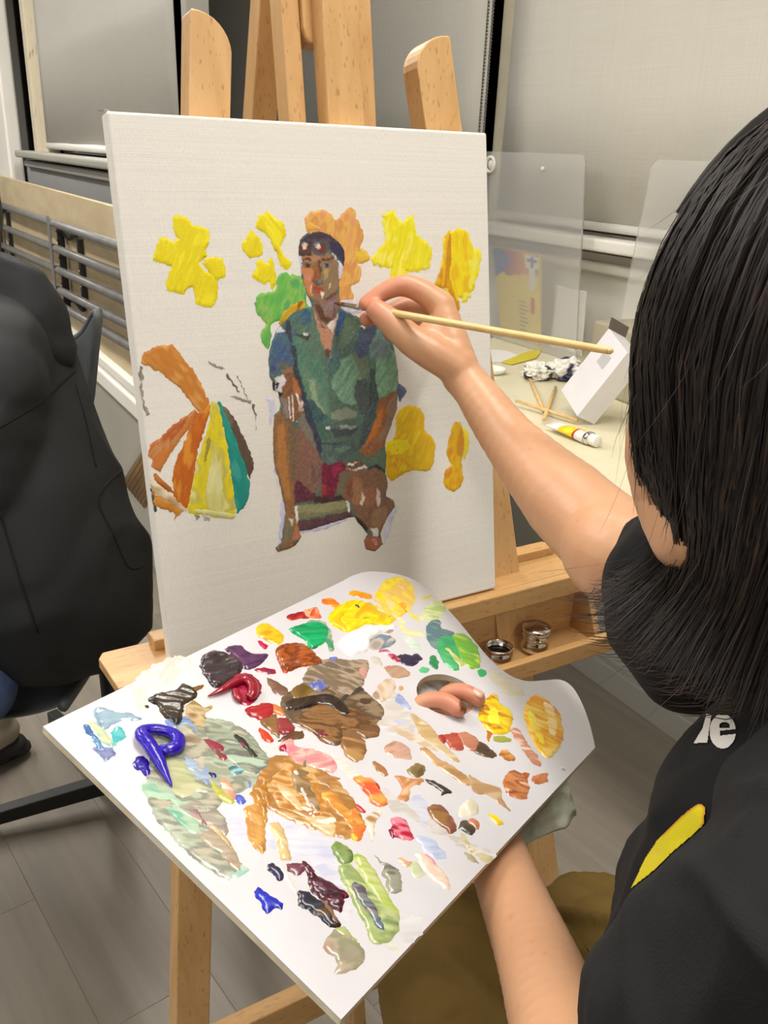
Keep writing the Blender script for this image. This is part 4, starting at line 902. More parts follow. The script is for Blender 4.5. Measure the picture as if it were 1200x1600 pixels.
cd_('painted_petal',c5((880,440),(830,575),(900,620),(940,600),(970,660),(995,600),(980,500),(960,420),(920,480)),Y1,60,smooth=False)
cd_('painted_flower',c5((1000,570),(1040,540),(1090,550),(1150,560),(1190,640),(1200,740),(1200,800),(1010,860),(950,900),(960,960),(940,1050),(900,1010),(890,950),(920,880),(870,820),(850,750),(880,680),(980,660)),[(96,176,84),(110,186,80),(140,190,90),(84,170,100)],70,label='green flower behind the painted shoulder')
cd_('painted_petal',c5((1010,850),(1050,780),(1110,740),(1180,720),(1195,770),(1140,830),(1030,890)),[(220,190,20),(200,160,20),(160,90,20)],50,th=.5)
cd_('painted_petal',c5((1105,810),(1120,750),(1160,722),(1185,735),(1150,800),(1115,830)),[(130,76,20),(150,90,24)],60,th=.6)
cd_('painted_flower',c6((380,110),(420,60),(500,40),(560,60),(620,110),(650,100),(700,40),(760,30),(790,120),(830,190),(840,260),(810,330),(850,360),(890,410),(850,450),(790,460),(820,500),(815,570),(780,610),(740,640),(765,700),(750,760),(650,750),(600,600),(600,400),(500,300),(420,260),(400,210),(390,170)),[(220,160,90),(214,150,84),(226,176,90),(220,156,100)],70,label='peach orange flower behind the painted head')
cd_('painted_petal',c6((770,360),(840,350),(890,410),(850,450),(800,460),(775,420)),[(226,190,60),(220,180,60)],0,th=.45)
cd_('painted_petal',c6((390,120),(470,150),(520,190),(400,205)),[(230,186,70),(224,170,84)],0,th=.45)
YP=[(240,230,50),(234,224,20),(242,234,90)]
cd_('painted_flower',c8((125,50),(180,30),(230,95),(290,45),(300,150),(350,180),(385,230),(370,330),(300,350),(255,345),(240,420),(170,420),(165,325),(80,310),(65,290),(140,190)),YP,70,label='light yellow flower above the painting hand',smooth=False,rag=.002)
cd_('painted_flower',c8((440,170),(470,140),(530,115),(575,150),(600,240),(605,430),(570,490),(520,480),(520,580),(490,560),(460,440),(400,420),(430,340),(440,250)),[(236,206,10),(240,218,20),(232,190,20)],85,label='tall yellow flower at the right canvas edge',smooth=False,rag=.0016)
cd_('painted_petal',c8((590,240),(640,240),(625,330),(605,440),(570,500),(530,500),(560,400)),[(242,232,90),(240,228,50)],85,th=.2,rag=.003)
cd_('painted_petal',c8((440,250),(450,170),(480,138),(490,250),(480,360),(500,450),(525,520),(515,580),(480,500),(455,440),(398,418),(430,330)),[(220,164,20),(206,140,16),(226,180,20)],80,th=.55)
cd_('painted_flower',c8((200,1090),(260,1045),(320,1060),(345,1110),(345,1170),(390,1220),(400,1290),(370,1380),(290,1385),(230,1400),(180,1435),(150,1410),(145,1290),(190,1200)),[(226,190,10),(220,176,16),(230,200,20)],60,th=.6,label='golden yellow flower right of the painted arm')
cd_('painted_petal',c8((145,1250),(200,1215),(260,1220),(270,1270),(220,1305),(160,1300)),[(238,220,20),(232,210,10)],0,th=.8)
cd_('painted_petal',c8((150,1300),(230,1310),(290,1350),(250,1390),(180,1432),(150,1400)),[(214,150,10),(226,180,16)],-20,th=.7)
cd_('painted_flower',c8((490,1150),(510,1130),(540,1150),(555,1230),(540,1340),(545,1430),(520,1480),(480,1490),(445,1460),(450,1390),(480,1350),(460,1300),(470,1220)),[(222,160,20),(226,180,20),(210,140,30)],80,th=.6,label='small narrow golden flower, lower right')
cd_('painted_petal',c8((540,1160),(570,1190),(575,1260),(550,1320),(545,1240)),[(240,222,60),(238,214,40)],80,th=.2,rag=.002)
# left folded fan shape
cd_('painted_orange_stroke',cs((115,150),(200,110),(260,90),(350,95),(420,180),(500,280),(560,380),(640,540),(600,620),(545,610),(400,430),(270,320),(160,260),(105,240)),[(206,140,60),(196,124,44),(214,154,80)],-50,label='broad ochre stroke at the upper left of the fan shape',smooth=False)
cd_('painted_fan_stroke',cs((530,600),(400,680),(180,870),(155,960),(190,985),(185,1045),(250,1080),(340,930),(450,780),(560,640)),[(190,100,40),(200,120,50),(196,140,90),(180,90,30)],50,smooth=False)
cd_('painted_fan_stroke',cs((550,620),(640,560),(630,650),(560,870),(520,1080),(460,1370),(380,1340),(350,1180),(360,1050),(440,850)),[(200,110,20),(190,96,20),(214,140,40)],75,label='orange strip of the fan shape')
cd_('painted_fan_stroke',cs((640,540),(710,570),(760,800),(800,1060),(840,1420),(760,1450),(590,1420),(470,1390),(510,1150),(540,1000),(590,850),(640,640)),[(214,200,40),(226,210,30),(200,190,90),(226,220,140)],82,label='yellow strips of the fan shape',freq=.6)
cd_('painted_fan_stroke',cs((590,1250),(640,1000),(660,830),(690,900),(740,1150),(755,1400),(640,1400)),[(226,222,160),(214,210,130),(200,196,110)],84,th=.5)
cd_('painted_fan_stroke',cs((600,880),(620,800),(650,830),(630,960),(580,1070)),[(170,150,60),(150,130,60)],78,th=.5)
cd_('painted_fan_stroke',cs((490,1370),(700,1380),(830,1410),(820,1450),(700,1440),(560,1420)),[(220,220,160),(206,206,130)],-5,th=.5)
cd_('painted_fan_stroke',cs((700,560),(740,578),(860,850),(950,1150),(940,1290),(850,1400),(800,1060),(770,850)),[(30,150,140),(24,140,130),(60,160,150)],-75,label='teal strip of the fan shape')
cd_('painted_fan_stroke',cs((735,575),(770,580),(850,700),(925,860),(990,1020),(950,1150),(870,950)),[(100,84,72),(90,74,62),(120,100,84)],-68,label='dark brown strip of the fan shape',smooth=False)
cd_('painted_orange_stroke',cs((190,1240),(300,1300),(440,1390),(410,1410),(370,1470),(355,1400),(260,1370),(200,1340)),[(190,120,40),(206,140,60)],-25,smooth=False,rag=.002)
cd_('painted_orange_stroke',cs((195,1130),(215,1105),(300,1170),(375,1260),(330,1250),(250,1190)),[(190,120,50),(150,80,30)],-40)
cd_('painted_pale_stroke',cs((175,1165),(190,1160),(300,1230),(460,1370),(450,1398),(330,1330),(180,1215)),[(206,190,150),(220,206,176),(190,160,120)],-35,th=.5)
cd_('painted_dark_stroke',cs((175,1230),(195,1240),(225,1380),(208,1395)),[(50,70,56),(70,84,70)],-70)
for pts in (cs((88,260),(108,260),(122,330),(110,385),(86,380)),cs((92,385),(112,385),(118,510),(104,515)),cs((108,515),(120,515),(170,640),(150,655),(128,600)),cs((612,225),(640,225),(775,285),(740,290),(680,275)),cs((755,310),(775,315),(830,400),(875,470),(860,470),(800,390)),
     cs((800,490),(840,490),(965,540),(960,556),(850,520)),cs((850,340),(862,340),(940,520),(932,520)),cs((975,555),(990,560),(1015,770),(1008,775)),cs((520,1410),(560,1420),(560,1440),(535,1465)),cs((570,1425),(640,1440),(630,1475),(600,1470))):
    cd_('sketch_line',pts,[(110,104,96),(150,144,134),(190,184,174)],-50,th=.05,rag=.0012,smooth=False)
# ------------------------------------------------------------------ the painted sitter (layers of strokes, bottom first)
LY=[]
def ly(pts,col,col2=None,soft=1.5):
    xs=[p[0] for p in pts];ys=[p[1] for p in pts]
    LY.append((pts,col,col2 or col,soft,min(xs)-2,max(xs)+2,min(ys)-2,max(ys)+2))
base_out=[(466,394),(469,374),(480,364),(498,360),(516,366),(530,378),(539,390),(539,408),(536,422),(531,440),(530,462),(533,482),(545,488),(562,496),(590,505),(606,520),(616,545),(622,580),(622,602),(620,640),(612,662),(604,682),(601,696),(604,712),(602,738),(606,755),(603,775),(615,782),(617,792),(608,804),(600,820),(594,834),(598,850),(586,862),(572,858),(568,845),(574,835),(565,822),(553,808),(545,808),(520,817),(478,830),(467,830),(471,838),(462,852),(450,858),(434,862),(430,856),(438,848),(441,830),(446,800),(437,757),(428,724),(426,692),(428,648),(436,642),(438,632),(434,612),(427,610),(425,596),(421,588),(419,560),(424,535),(432,515),(444,500),(456,486),(470,480),(487,478),(484,468),(475,452),(471,432),(468,410)]
ly([(400,350),(660,350),(660,880),(400,880)],(86,112,98),(70,96,88))
# shirt
ly(c6((110,1050),(180,980),(250,940),(300,1000),(300,1200),(110,1200)),(90,120,130),(60,84,130))
ly(c7((90,30),(150,-40),(260,20),(265,160),(200,150),(150,200),(100,220)),(84,110,120),(60,80,120))
ly(c7((95,60),(130,40),(140,180),(100,200)),(60,74,120),(70,90,130))
ly(c7((150,150),(200,100),(260,170),(200,160)),(110,100,84),(90,90,84))
ly(c7((265,-60),(330,-80),(400,0),(500,150),(520,300),(530,500),(500,560),(400,560),(340,420),(290,220)),(92,140,112),(70,110,96))
ly(c7((320,120),(400,200),(500,330),(520,500),(480,540),(400,480),(350,300)),(110,140,116),(84,120,100))
ly(c7((370,240),(420,240),(440,400),(480,450),(500,490),(440,500),(400,380)),(150,170,140),(120,146,120))
ly(c7((350,400),(400,380),(520,520),(430,580),(400,640),(360,540)),(50,84,84),(56,90,100))
ly(c7((520,80),(640,20),(760,60),(800,250),(740,430),(620,420),(540,300)),(100,140,118),(120,160,134))
ly(c7((520,100),(600,60),(600,160),(540,250),(510,200)),(50,90,110),(80,110,90))
ly(c7((640,-20),(720,-40),(800,60),(820,200),(760,240),(700,100)),(110,126,104),(90,100,90))
ly(c7((720,250),(790,230),(830,350),(820,520),(750,500),(700,350)),(76,84,82),(60,76,82))
ly(c7((820,160),(860,180),(880,400),(860,520),(800,700),(740,740),(760,560),(810,400)),(50,66,72),(66,80,82))
ly(c7((860,60),(960,20),(1020,90),(1025,240),(1010,330),(880,390),(860,240)),(106,150,122),(120,160,134))
ly(c7((940,0),(1010,60),(1020,200),(980,200)),(140,168,146),(100,140,120))
ly(c7((540,480),(640,440),(740,470),(720,520),(600,540),(530,530)),(140,150,130),(120,134,120))
ly(c7((520,590),(640,600),(740,580),(700,650),(560,660)),(66,76,84),(54,62,70))
ly(c7((420,560),(520,560),(540,680),(440,700)),(70,104,90),(56,90,80))
ly(c7((430,690),(560,700),(700,690),(740,740),(700,790),(600,840),(480,830)),(70,90,92),(84,104,100))
ly(c7((430,700),(560,700),(660,694),(600,712),(450,712)),(40,44,52))
ly(c7((560,740),(660,720),(700,740),(600,770)),(96,130,116))
ly(c7((500,770),(560,820),(600,850),(520,840)),(100,110,110))
ly(c7((500,580),(530,580),(540,610),(500,600)),(214,214,226),soft=.8)
ly(c7((600,570),(720,575),(700,600),(610,600)),(180,184,196),(120,126,136),soft=1)
ly(c7((260,0),(290,0),(300,150),(350,330),(420,560),(440,700),(400,620),(330,480),(270,260)),(50,50,66),(44,60,80))
ly(c7((360,560),(430,560),(470,700),(470,830),(440,760)),(44,50,74),(60,66,90))
# collar and shoulders
ly(c6((270,900),(300,860),(420,790),(440,850),(470,950),(540,1080),(560,1200),(400,1200),(330,1020)),(84,120,104),(90,110,90))
ly(c6((275,870),(400,790),(430,900),(400,990),(300,1010),(270,960)),(100,126,90),(50,86,120))
ly(c6((320,860),(410,800),(430,860),(360,900)),(40,80,124),(60,100,120))
ly(c6((280,1010),(430,1015),(400,1060),(350,1040)),(60,60,56),(40,44,50))
ly(c6((360,1000),(415,1005),(410,1018),(365,1016)),(222,226,230),soft=.6)
ly(c6((235,905),(270,910),(280,1100),(290,1200),(260,1150),(220,990)),(60,62,74),(50,56,70))
ly(c6((150,975),(200,950),(230,990),(200,1000),(160,1000)),(226,226,232),(190,200,214),soft=1)
ly(c6((160,1000),(230,1000),(270,1080),(275,1200),(110,1200),(115,1080)),(76,110,118),(56,80,130))
ly(c6((660,800),(760,830),(830,960),(820,1100),(700,1200),(590,1200),(600,1040),(640,900)),(80,104,88),(66,90,96))
ly(c6((660,810),(700,850),(670,960),(610,1060),(630,920)),(44,80,140),(60,100,130))
ly(c6((700,850),(830,950),(720,1080),(650,1160),(640,1080),(680,960)),(96,116,90),(84,110,100))
ly(c6((830,960),(960,930),(940,1060),(860,1180),(800,1200),(760,1100)),(70,80,104),(60,74,100))
ly(c6((940,960),(1010,950),(1040,1060),(1060,1200),(900,1200),(880,1120)),(96,134,130),(120,150,150))
ly(c6((880,1100),(960,1020),(1040,1100),(1000,1200),(880,1200)),(120,140,150),(84,110,110))
ly(c6((820,940),(845,960),(838,975),(815,950)),(226,230,236),soft=.6)
ly(c6((690,800),(830,830),(800,870),(760,860)),(214,216,238),soft=1)
# chest and neck
ly(c6((440,790),(480,880),(540,940),(640,860),(620,960),(590,1090),(570,1180),(540,1150),(490,1020),(450,880)),(196,146,120),(176,124,100))
ly(c6((550,950),(600,880),(640,840),(615,960),(600,1000)),(234,226,222),(210,200,196),soft=.8)
ly(c6((470,880),(540,950),(560,980),(510,960)),(120,74,50),(140,90,60),soft=.8)
ly(c6((540,1120),(575,1130),(560,1200),(530,1180)),(90,56,44),soft=1)
ly(c6((440,760),(500,740),(650,690),(660,790),(620,880),(560,940),(500,900),(460,850)),(126,96,84),(140,110,106))
ly(c6((510,790),(640,720),(640,790),(530,870)),(150,128,130),(120,100,100))
ly(c6((450,770),(500,780),(540,870),(610,890),(560,935),(500,900)),(100,58,34),(84,50,34))
# head
ly(c6((335,560),(360,600),(390,720),(440,770),(420,820),(370,790),(320,740),(330,640)),(60,130,90),(70,140,90))
ly(c6((350,400),(355,520),(365,620),(400,720),(450,750),(520,750),(600,700),(645,640),(660,570),(640,470),(600,390),(520,360),(400,370)),(150,114,80),(134,104,76))
ly(c6((355,480),(440,500),(450,600),(430,720),(400,710),(368,620)),(198,140,92),(186,116,70))
ly(c6((360,550),(420,540),(430,590),(380,600)),(204,132,112),soft=2)
ly(c6((365,410),(500,380),(500,440),(370,450)),(182,136,100),(160,110,80))
ly(c6((500,400),(600,390),(630,470),(500,470)),(156,120,86),(120,92,66))
ly(c6((500,480),(600,490),(640,520),(640,620),(560,710),(520,700),(510,580)),(146,124,92),(124,104,76))
ly(c6((520,500),(570,500),(560,560),(535,590)),(176,150,96),soft=1)
ly(c6((445,470),(500,440),(510,560),(500,600),(440,600)),(160,100,60),(120,76,50))
ly(c6((480,430),(505,440),(510,520),(500,560),(485,520)),(100,66,44),soft=1)
ly(c6((430,590),(520,590),(530,625),(470,630)),(120,84,64),(96,70,60))
ly(c6((480,585),(510,585),(512,612),(485,612)),(110,120,140),soft=.8)
ly(c6((358,425),(420,415),(440,440),(400,440),(362,440)),(96,56,40),soft=.8)
ly(c6((500,420),(600,410),(600,432),(510,440)),(84,54,40),soft=.8)
ly(c6((365,460),(430,455),(435,490),(380,500)),(120,90,70),soft=.8)
ly(c6((388,462),(418,462),(415,490),(392,490)),(50,36,34),soft=.7)
ly(c6((505,460),(585,455),(590,488),(515,500)),(126,120,120),soft=.8)
ly(c6((532,460),(562,460),(560,488),(535,488)),(50,44,50),soft=.7)
ly(c6((435,640),(470,632),(525,655),(515,672),(460,672)),(150,66,40),soft=.7)
ly(c6((440,672),(510,668),(495,700),(455,700)),(180,90,66),(150,70,50),soft=.8)
ly(c6((500,680),(525,670),(530,715),(510,730)),(236,226,214),soft=.7)
ly(c6((425,610),(440,640),(430,690),(450,715),(425,700)),(222,180,140),soft=.8)
ly(c6((520,740),(620,680),(635,690),(560,750)),(90,66,60),soft=.8)
ly(c6((560,620),(590,600),(570,660)),(210,180,150),soft=.8)
# cap, goggles, ear strap
ly(c6((640,450),(690,460),(680,580),(645,590)),(216,214,232),(190,188,210),soft=.8)
ly(c6((320,390),(352,395),(355,540),(330,560)),(208,206,232),soft=1)
ly(c6((325,390),(345,270),(400,215),(490,195),(580,225),(650,285),(700,350),(700,440),(680,490),(655,440),(610,380),(560,350),(400,330),(340,330)),(66,56,66),(50,44,66))
ly(c6((570,300),(650,300),(700,360),(690,450),(640,400),(580,350)),(56,48,84),(44,38,60))
ly(c6((400,220),(500,200),(560,240),(420,262)),(70,58,58),(52,44,48))
ly(c6((380,262),(560,262),(640,300),(560,300),(400,280)),(96,84,84),(60,52,54),soft=.8)
ly(c6((325,395),(340,290),(425,285),(432,320),(425,395),(370,405)),(70,56,52),(50,40,40),soft=.7)
ly(c6((432,310),(450,280),(540,280),(572,310),(562,375),(520,398),(460,390),(432,350)),(74,64,68),(90,90,100),soft=.7)
ly(c6((345,320),(380,300),(420,305),(415,370),(380,385),(345,365)),(110,52,40),(90,40,34),soft=.7)
ly(c6((455,310),(540,305),(545,360),(500,380),(455,350)),(116,54,42),(96,44,36),soft=.7)
ly(c6((348,305),(375,290),(405,310),(395,350),(360,350)),(232,222,214),(150,110,100),soft=.6)
ly(c6((450,310),(490,295),(505,330),(490,360),(455,345)),(236,230,222),(170,130,120),soft=.6)
ly(c6((590,375),(605,380),(665,470),(655,480),(625,430)),(232,230,240),soft=.6)
# arms, hands
ly(c7((190,200),(250,175),(300,260),(330,370),(335,470),(300,545),(230,560),(200,520),(175,380),(185,330)),(140,94,60),(120,76,50))
ly(c7((180,180),(250,150),(270,190),(200,200)),(150,110,84),soft=1)
ly(c7((250,220),(290,260),(320,350),(280,340)),(180,110,60),soft=1)
ly(c7((175,370),(215,380),(235,530),(205,520)),(150,140,130),(120,110,100))
for a_,b_ in (((225,370),(243,520)),((258,350),(268,530)),((290,340),(320,470)),((240,540),(300,545))):
    ly(c7((a_[0]-5,a_[1]),(a_[0]+7,a_[1]),(b_[0]+6,b_[1]),(b_[0]-6,b_[1]+8)),(232,228,226),soft=.7)
ly(c7((315,390),(340,400),(335,470),(300,480)),(232,228,226),(140,90,60),soft=.8)
ly(c7((130,235),(200,205),(220,260),(190,300),(180,350),(145,345),(130,300)),(226,224,228),(206,206,216),soft=.8)
ly(c7((115,260),(135,260),(130,330),(185,335),(180,365),(130,385),(118,340)),(24,22,26),soft=.6)
ly(c7((140,260),(165,270),(150,310),(132,300)),(50,36,26),soft=.6)
ly(c7((880,390),(1010,325),(1018,470),(980,600),(930,700),(850,790),(780,810),(740,760),(800,680),(850,580),(870,480)),(160,96,48),(120,80,60))
ly(c7((950,390),(1012,350),(1010,480),(970,600),(900,700),(860,700),(930,560)),(150,120,96),(120,96,80))
ly(c7((880,480),(920,430),(900,580),(800,720),(750,760),(800,670)),(196,110,36),(170,96,40))
ly(c7((640,850),(740,815),(800,855),(790,890),(700,905),(640,900)),(134,96,70),(96,66,50))
ly(c7((650,850),(720,840),(730,850),(655,865)),(236,232,228),soft=.6)
ly(c7((640,885),(700,890),(780,865),(800,880),(700,905)),(238,236,234),soft=.6)
ly(c7((730,800),(770,780),(800,830),(780,860),(740,830)),(80,104,86),soft=1)
ly(c7((800,850),(900,740),(930,740),(930,880),(860,860)),(96,120,100),(80,100,84))
ly(c7((790,880),(870,855),(930,890),(925,920),(860,880),(800,900)),(34,32,34),soft=.8)
# legs
ly(c7((300,560),(340,470),(400,620),(450,780),(478,860),(478,960),(440,1060),(400,1120),(270,1130),(265,1000),(290,840)),(140,100,84),(120,84,74))
ly(c7((300,540),(340,480),(395,610),(440,760),(400,720),(320,600)),(126,124,114),(108,106,98))
ly(c7((400,860),(470,830),(478,960),(440,1050),(380,1000)),(110,80,76),(130,96,84))
ly(c7((270,1000),(300,960),(400,1060),(440,1060),(400,1120),(275,1140)),(80,36,54),(100,40,60))
ly(c7((180,455),(130,500),(115,700),(130,850),(170,1000),(205,1130),(210,1230),(190,1380),(180,1430),(250,1445),(330,1360),(300,1270),(278,1150),(268,1000),(290,850),(295,600),(210,540)),(156,108,64),(130,90,56))
ly(c7((220,560),(290,600),(285,850),(265,1000),(240,960),(240,700)),(124,96,70),(108,88,68))
ly(c7((150,560),(200,560),(220,800),(250,1100),(215,1120),(150,850)),(182,124,66),(166,110,58))
ly(c7((205,1240),(260,1250),(280,1330),(250,1420),(190,1420)),(134,122,92),(112,100,78))
ly(c7((280,1290),(330,1360),(290,1400),(260,1400)),(180,116,80),soft=1)
ly(c7((235,1240),(265,1250),(262,1300),(245,1280)),(226,214,200),soft=.7)
for x,y,r in ((155,1470,18),(205,1455,20),(250,1440,24)): ly(c7(*[(x+r*math.cos(k),y+r*math.sin(k)) for k in range(6)]),(170,96,54),(150,80,44),soft=.8)
ly(c7((170,1425),(200,1420),(280,1410),(320,1400),(250,1470),(180,1475)),(222,220,232),soft=1) if False else None
# shorts and stool
ly(c7((475,840),(520,860),(620,825),(645,880),(600,950),(575,1050),(560,1085),(470,1090),(470,900)),(130,24,60),(96,20,50))
ly(c7((540,870),(620,835),(620,890),(560,960)),(160,30,84),(130,24,64))
ly(c7((470,1000),(510,1000),(505,1080),(470,1080)),(180,60,50),(130,40,50))
ly(c7((400,1090),(610,1080),(660,1115),(480,1140),(410,1130)),(66,34,38),(56,34,36))
ly(c7((290,1150),(480,1135),(660,1110),(690,1180),(500,1225),(300,1255)),(152,150,110),(134,132,96))
ly(c7((300,1200),(480,1200),(680,1160),(685,1185),(480,1228),(300,1255)),(120,116,84),soft=1.5)
ly(c7((300,1265),(500,1230),(690,1185),(695,1230),(520,1290),(345,1345),(310,1320)),(96,60,70),(74,46,56))
ly(c7((275,1150),(300,1150),(300,1260),(285,1280)),(236,234,236),soft=.8)
ly(c7((600,920),(650,885),(720,900),(860,875),(930,930),(945,1010),(930,1090),(990,1100),(1005,1160),(960,1200),(940,1270),(900,1350),(890,1390),(850,1370),(790,1320),(740,1250),(705,1200),(690,1140),(620,1090),(570,1050)),(138,100,76),(116,84,66))
ly(c7((600,930),(650,900),(680,940),(640,1060),(610,1080),(575,1040)),(122,110,92),(104,94,80))
ly(c7((690,930),(760,960),(780,1060),(740,1150),(690,1130),(670,1040)),(168,120,88),(150,104,74))
ly(c7((640,1000),(690,960),(700,1100),(650,1100)),(126,74,52),soft=1)
ly(c7((780,1030),(850,1010),(870,1090),(840,1170),(780,1150)),(170,110,84),(140,86,64))
ly(c7((870,1010),(900,1090),(880,1170),(860,1140)),(210,196,196),soft=1)
ly(c7((850,1180),(940,1150),(940,1250),(880,1320),(820,1280)),(160,124,92),(140,104,76))
ly(c7((760,1060),(785,1080),(770,1150),(750,1140)),(226,206,190),soft=.8)
ly(c7((720,1220),(760,1260),(810,1320),(790,1335),(730,1280)),(46,40,42),soft=.8)
ly(c7((820,1310),(880,1320),(880,1370),(840,1370)),(236,232,232),(206,200,200),soft=.8)
ly(c7((640,1110),(670,1130),(680,1210),(660,1200)),(232,230,232),soft=.8)
ly(c7(*[(840+62*math.cos(k*.6),1425+60*math.sin(k*.6)) for k in range(11)]),(168,98,72),(150,84,60),soft=.8)
ly(c7((835,1390),(870,1390),(870,1430),(845,1440)),(206,170,150),(180,120,96),soft=.8)
def figcf(px,py,r1,r2):
    wx=px+noise.noise((px*.11,py*.11,1))*2.6+noise.noise((px*.4,py*.4,2))*.7; wy=py+noise.noise((px*.11,py*.11,5))*2.6+noise.noise((px*.4,py*.4,6))*.7
    c=(90,110,100)
    st=noise.noise((px*.16+py*.10,(py-px)*.03,7)); s2=noise.noise((px*.5,py*.22,9))
    for pts,a,b,soft,x0,x1,y0,y1 in LY:
        if wx<x0 or wx>x1 or wy<y0 or wy>y1: continue
        if inside((wx,wy),pts):
            k=min(1,dline((wx,wy),pts)/soft*.8+.35); t=max(0,min(1,.5+st*1.1+s2*.5))
            c=lerp3(c,lerp3(a,b,t),k)
    g=1.03+.08*s2+.09*st
    an=1.2+2.6*noise.noise((px*.018,py*.018,31)); ca,sa=math.cos(an),math.sin(an)
    h3=noise.noise(((-px*sa+py*ca)*.26,(px*ca+py*sa)*.045,21))
    if py>480:
        if h3>.15: c=lerp3(c,(170,180,166),min(.24,(h3-.15)*.8))
        elif h3<-.22: c=lerp3(c,(50,56,58),min(.22,(-h3-.22)*.8))
    return (c[0]*g,c[1]*g,c[2]*g)
dab(SCV,base_out,None,80,.00022,'painted_sitter',CM,cv,step=.00125,smooth=False,rag=.0004,base=.0009,cf=figcf,label='painted figure of a seated person with dark cap, goggles and green shirt')
for pts,c in ((c6((690,690),(790,780),(830,830),(760,860),(660,800)),[(212,214,238),(226,226,240)]),(c7((80,385),(130,385),(140,440),(110,570),(95,560),(95,450)),[(206,208,232),(222,222,238)]),(c7((185,1130),(205,1140),(205,1240),(185,1420),(160,1420),(175,1300)),[(180,186,228),(206,208,236)]),
    (c7((330,1335),(500,1290),(640,1250),(640,1265),(500,1320),(350,1350)),[(190,194,232),(214,216,238)]),(c7((945,1240),(1010,1160),(1000,1220),(940,1400),(920,1420),(920,1360)),[(196,200,232),(220,222,240)]),(c7((140,850),(160,1000),(175,1040),(150,1000),(130,880)),[(190,194,226)])):
    cd_('lavender_stroke',pts,c,80,th=.04,rag=.0016)
cd_('painted_sleeve_edge',c7((1010,285),(1050,280),(1085,330),(1045,395),(1025,390)),[(110,120,150),(80,90,130),(120,134,140)],60,th=.3)
# ------------------------------------------------------------------ body builder: tapered chains and ellipsoids fused by a voxel remesh
_bm=bmesh.new(); bmesh.ops.create_icosphere(_bm,subdivisions=3,radius=1); ICO=[v.co.copy() for v in _bm.verts]; ICF=[tuple(v.index for v in f.verts) for f in _bm.faces]; _bm.free()
class Body(MB):
    def ball(s,c,r,R=None):
        c=Vector(c); r=(r,r,r) if not isinstance(r,(tuple,list)) else r
        P=[Vector((p.x*r[0],p.y*r[1],p.z*r[2])) for p in ICO]
        if R: P=[R@p for p in P]
        return s.add([c+p for p in P],ICF)
    def chain(s,pts,n=5,smooth=True):
        P=[Vector(p[:3]) for p in pts]; r=[p[3] for p in pts]
        Q=catmull(P,n) if smooth and len(P)>2 else [P[i].lerp(P[i+1],k/n) for i in range(len(P)-1) for k in range(n)]+[P[-1]]
        m=len(Q); rr=[]
        for i in range(m):
            f=i/(m-1)*(len(r)-1); k=int(min(f,len(r)-2)); rr.append(r[k]+(r[k+1]-r[k])*(f-k))
        for i in range(m-1):
            d=(Q[i+1]-Q[i]).length; c=max(1,int(d/(min(rr[i],rr[i+1])*.45)))
            for k in range(c):
                s.ball(Q[i].lerp(Q[i+1],k/c),rr[i]+(rr[i+1]-rr[i])*k/c)
        s.ball(Q[-1],rr[-1]); return s
    def fuse(s,name,m,parent,vox=.004,sm=6,org=None,label=None,disp=None,cf=None):
        me=bpy.data.meshes.new('tmp'); me.from_pydata(s.V,[],s.F); o=bpy.data.objects.new('tmp',me); SC.collection.objects.link(o)
        md=o.modifiers.new('r','REMESH'); md.mode='VOXEL'; md.voxel_size=vox
        m2=o.modifiers.new('s','SMOOTH'); m2.iterations=sm; m2.factor=.5
        dg=bpy.context.evaluated_depsgraph_get(); ev=o.evaluated_get(dg); r=bpy.data.meshes.new_from_object(ev)
        V=[v.co.copy() for v in r.vertices]; N=[v.normal.copy() for v in r.vertices]; Fc=[tuple(p.vertices) for p in r.polygons]
        bpy.data.objects.remove(o); bpy.data.meshes.remove(me); bpy.data.meshes.remove(r)
        if disp: V=[v+n*disp(v,n) for v,n in zip(V,N)]
        cols=[cf(v,n) for v,n in zip(V,N)] if cf else None
        return obj(name,V,Fc,m,parent,True,cols,label,org)
def pd3(u,v,D,r): p=dist(u,v,D); return (p.x,p.y,p.z,r)
def pp(u,v,h,r): p=onp(u,v,PB,PN)+PN*h; return (p.x,p.y,p.z,r)
# ------------------------------------------------------------------ the painter
ptr=thing('person',(.43,.12,0),'person with shoulder length dark hair and black printed tee, painting on the canvas','person')
B=Body()
HC_=Vector((.405,.262,1.175))
# head
_hr=Matrix.Rotation(math.radians(-14),3,'Z'); _hc=Vector((.412,.240,0))
def hh(x,y,z): q=_hr@(Vector((x,y,z))-_hc); return tuple(q+_hc)
B.ball(hh(.410,.240,1.185),(.074,.090,.090)); B.ball(hh(.405,.280,1.135),(.062,.056,.074)); B.ball(hh(.408,.300,1.098),(.038,.032,.034))
B.ball(hh(.408,.318,1.080),(.018,.016,.015)); B.chain([(*hh(.408,.326,1.165),.009),(*hh(.408,.336,1.14),.011),(*hh(.408,.343,1.125),.012)],3); B.ball(hh(.397,.335,1.121),.008);B.ball(hh(.419,.335,1.121),.008)
B.ball(hh(.408,.326,1.100),(.021,.012,.006)); B.ball(hh(.408,.326,1.092),(.018,.012,.006))
for sx in (-1,1): B.ball(hh(.408+sx*.030,.305,1.128),(.022,.018,.024)); B.ball(hh(.408+sx*.030,.318,1.163),(.020,.013,.010)); B.chain([(*hh(.41+sx*.070,.244,1.165),.006),(*hh(.41+sx*.077,.237,1.150),.008),(*hh(.41+sx*.071,.250,1.128),.006)],3)
B.chain([(*hh(.372,.285,1.115),.018),(*hh(.385,.298,1.09),.020),(*hh(.405,.305,1.08),.018)],4)
B.chain([(.408,.240,1.10,.050),(.415,.215,1.03,.048),(.42,.19,.985,.062)],4)
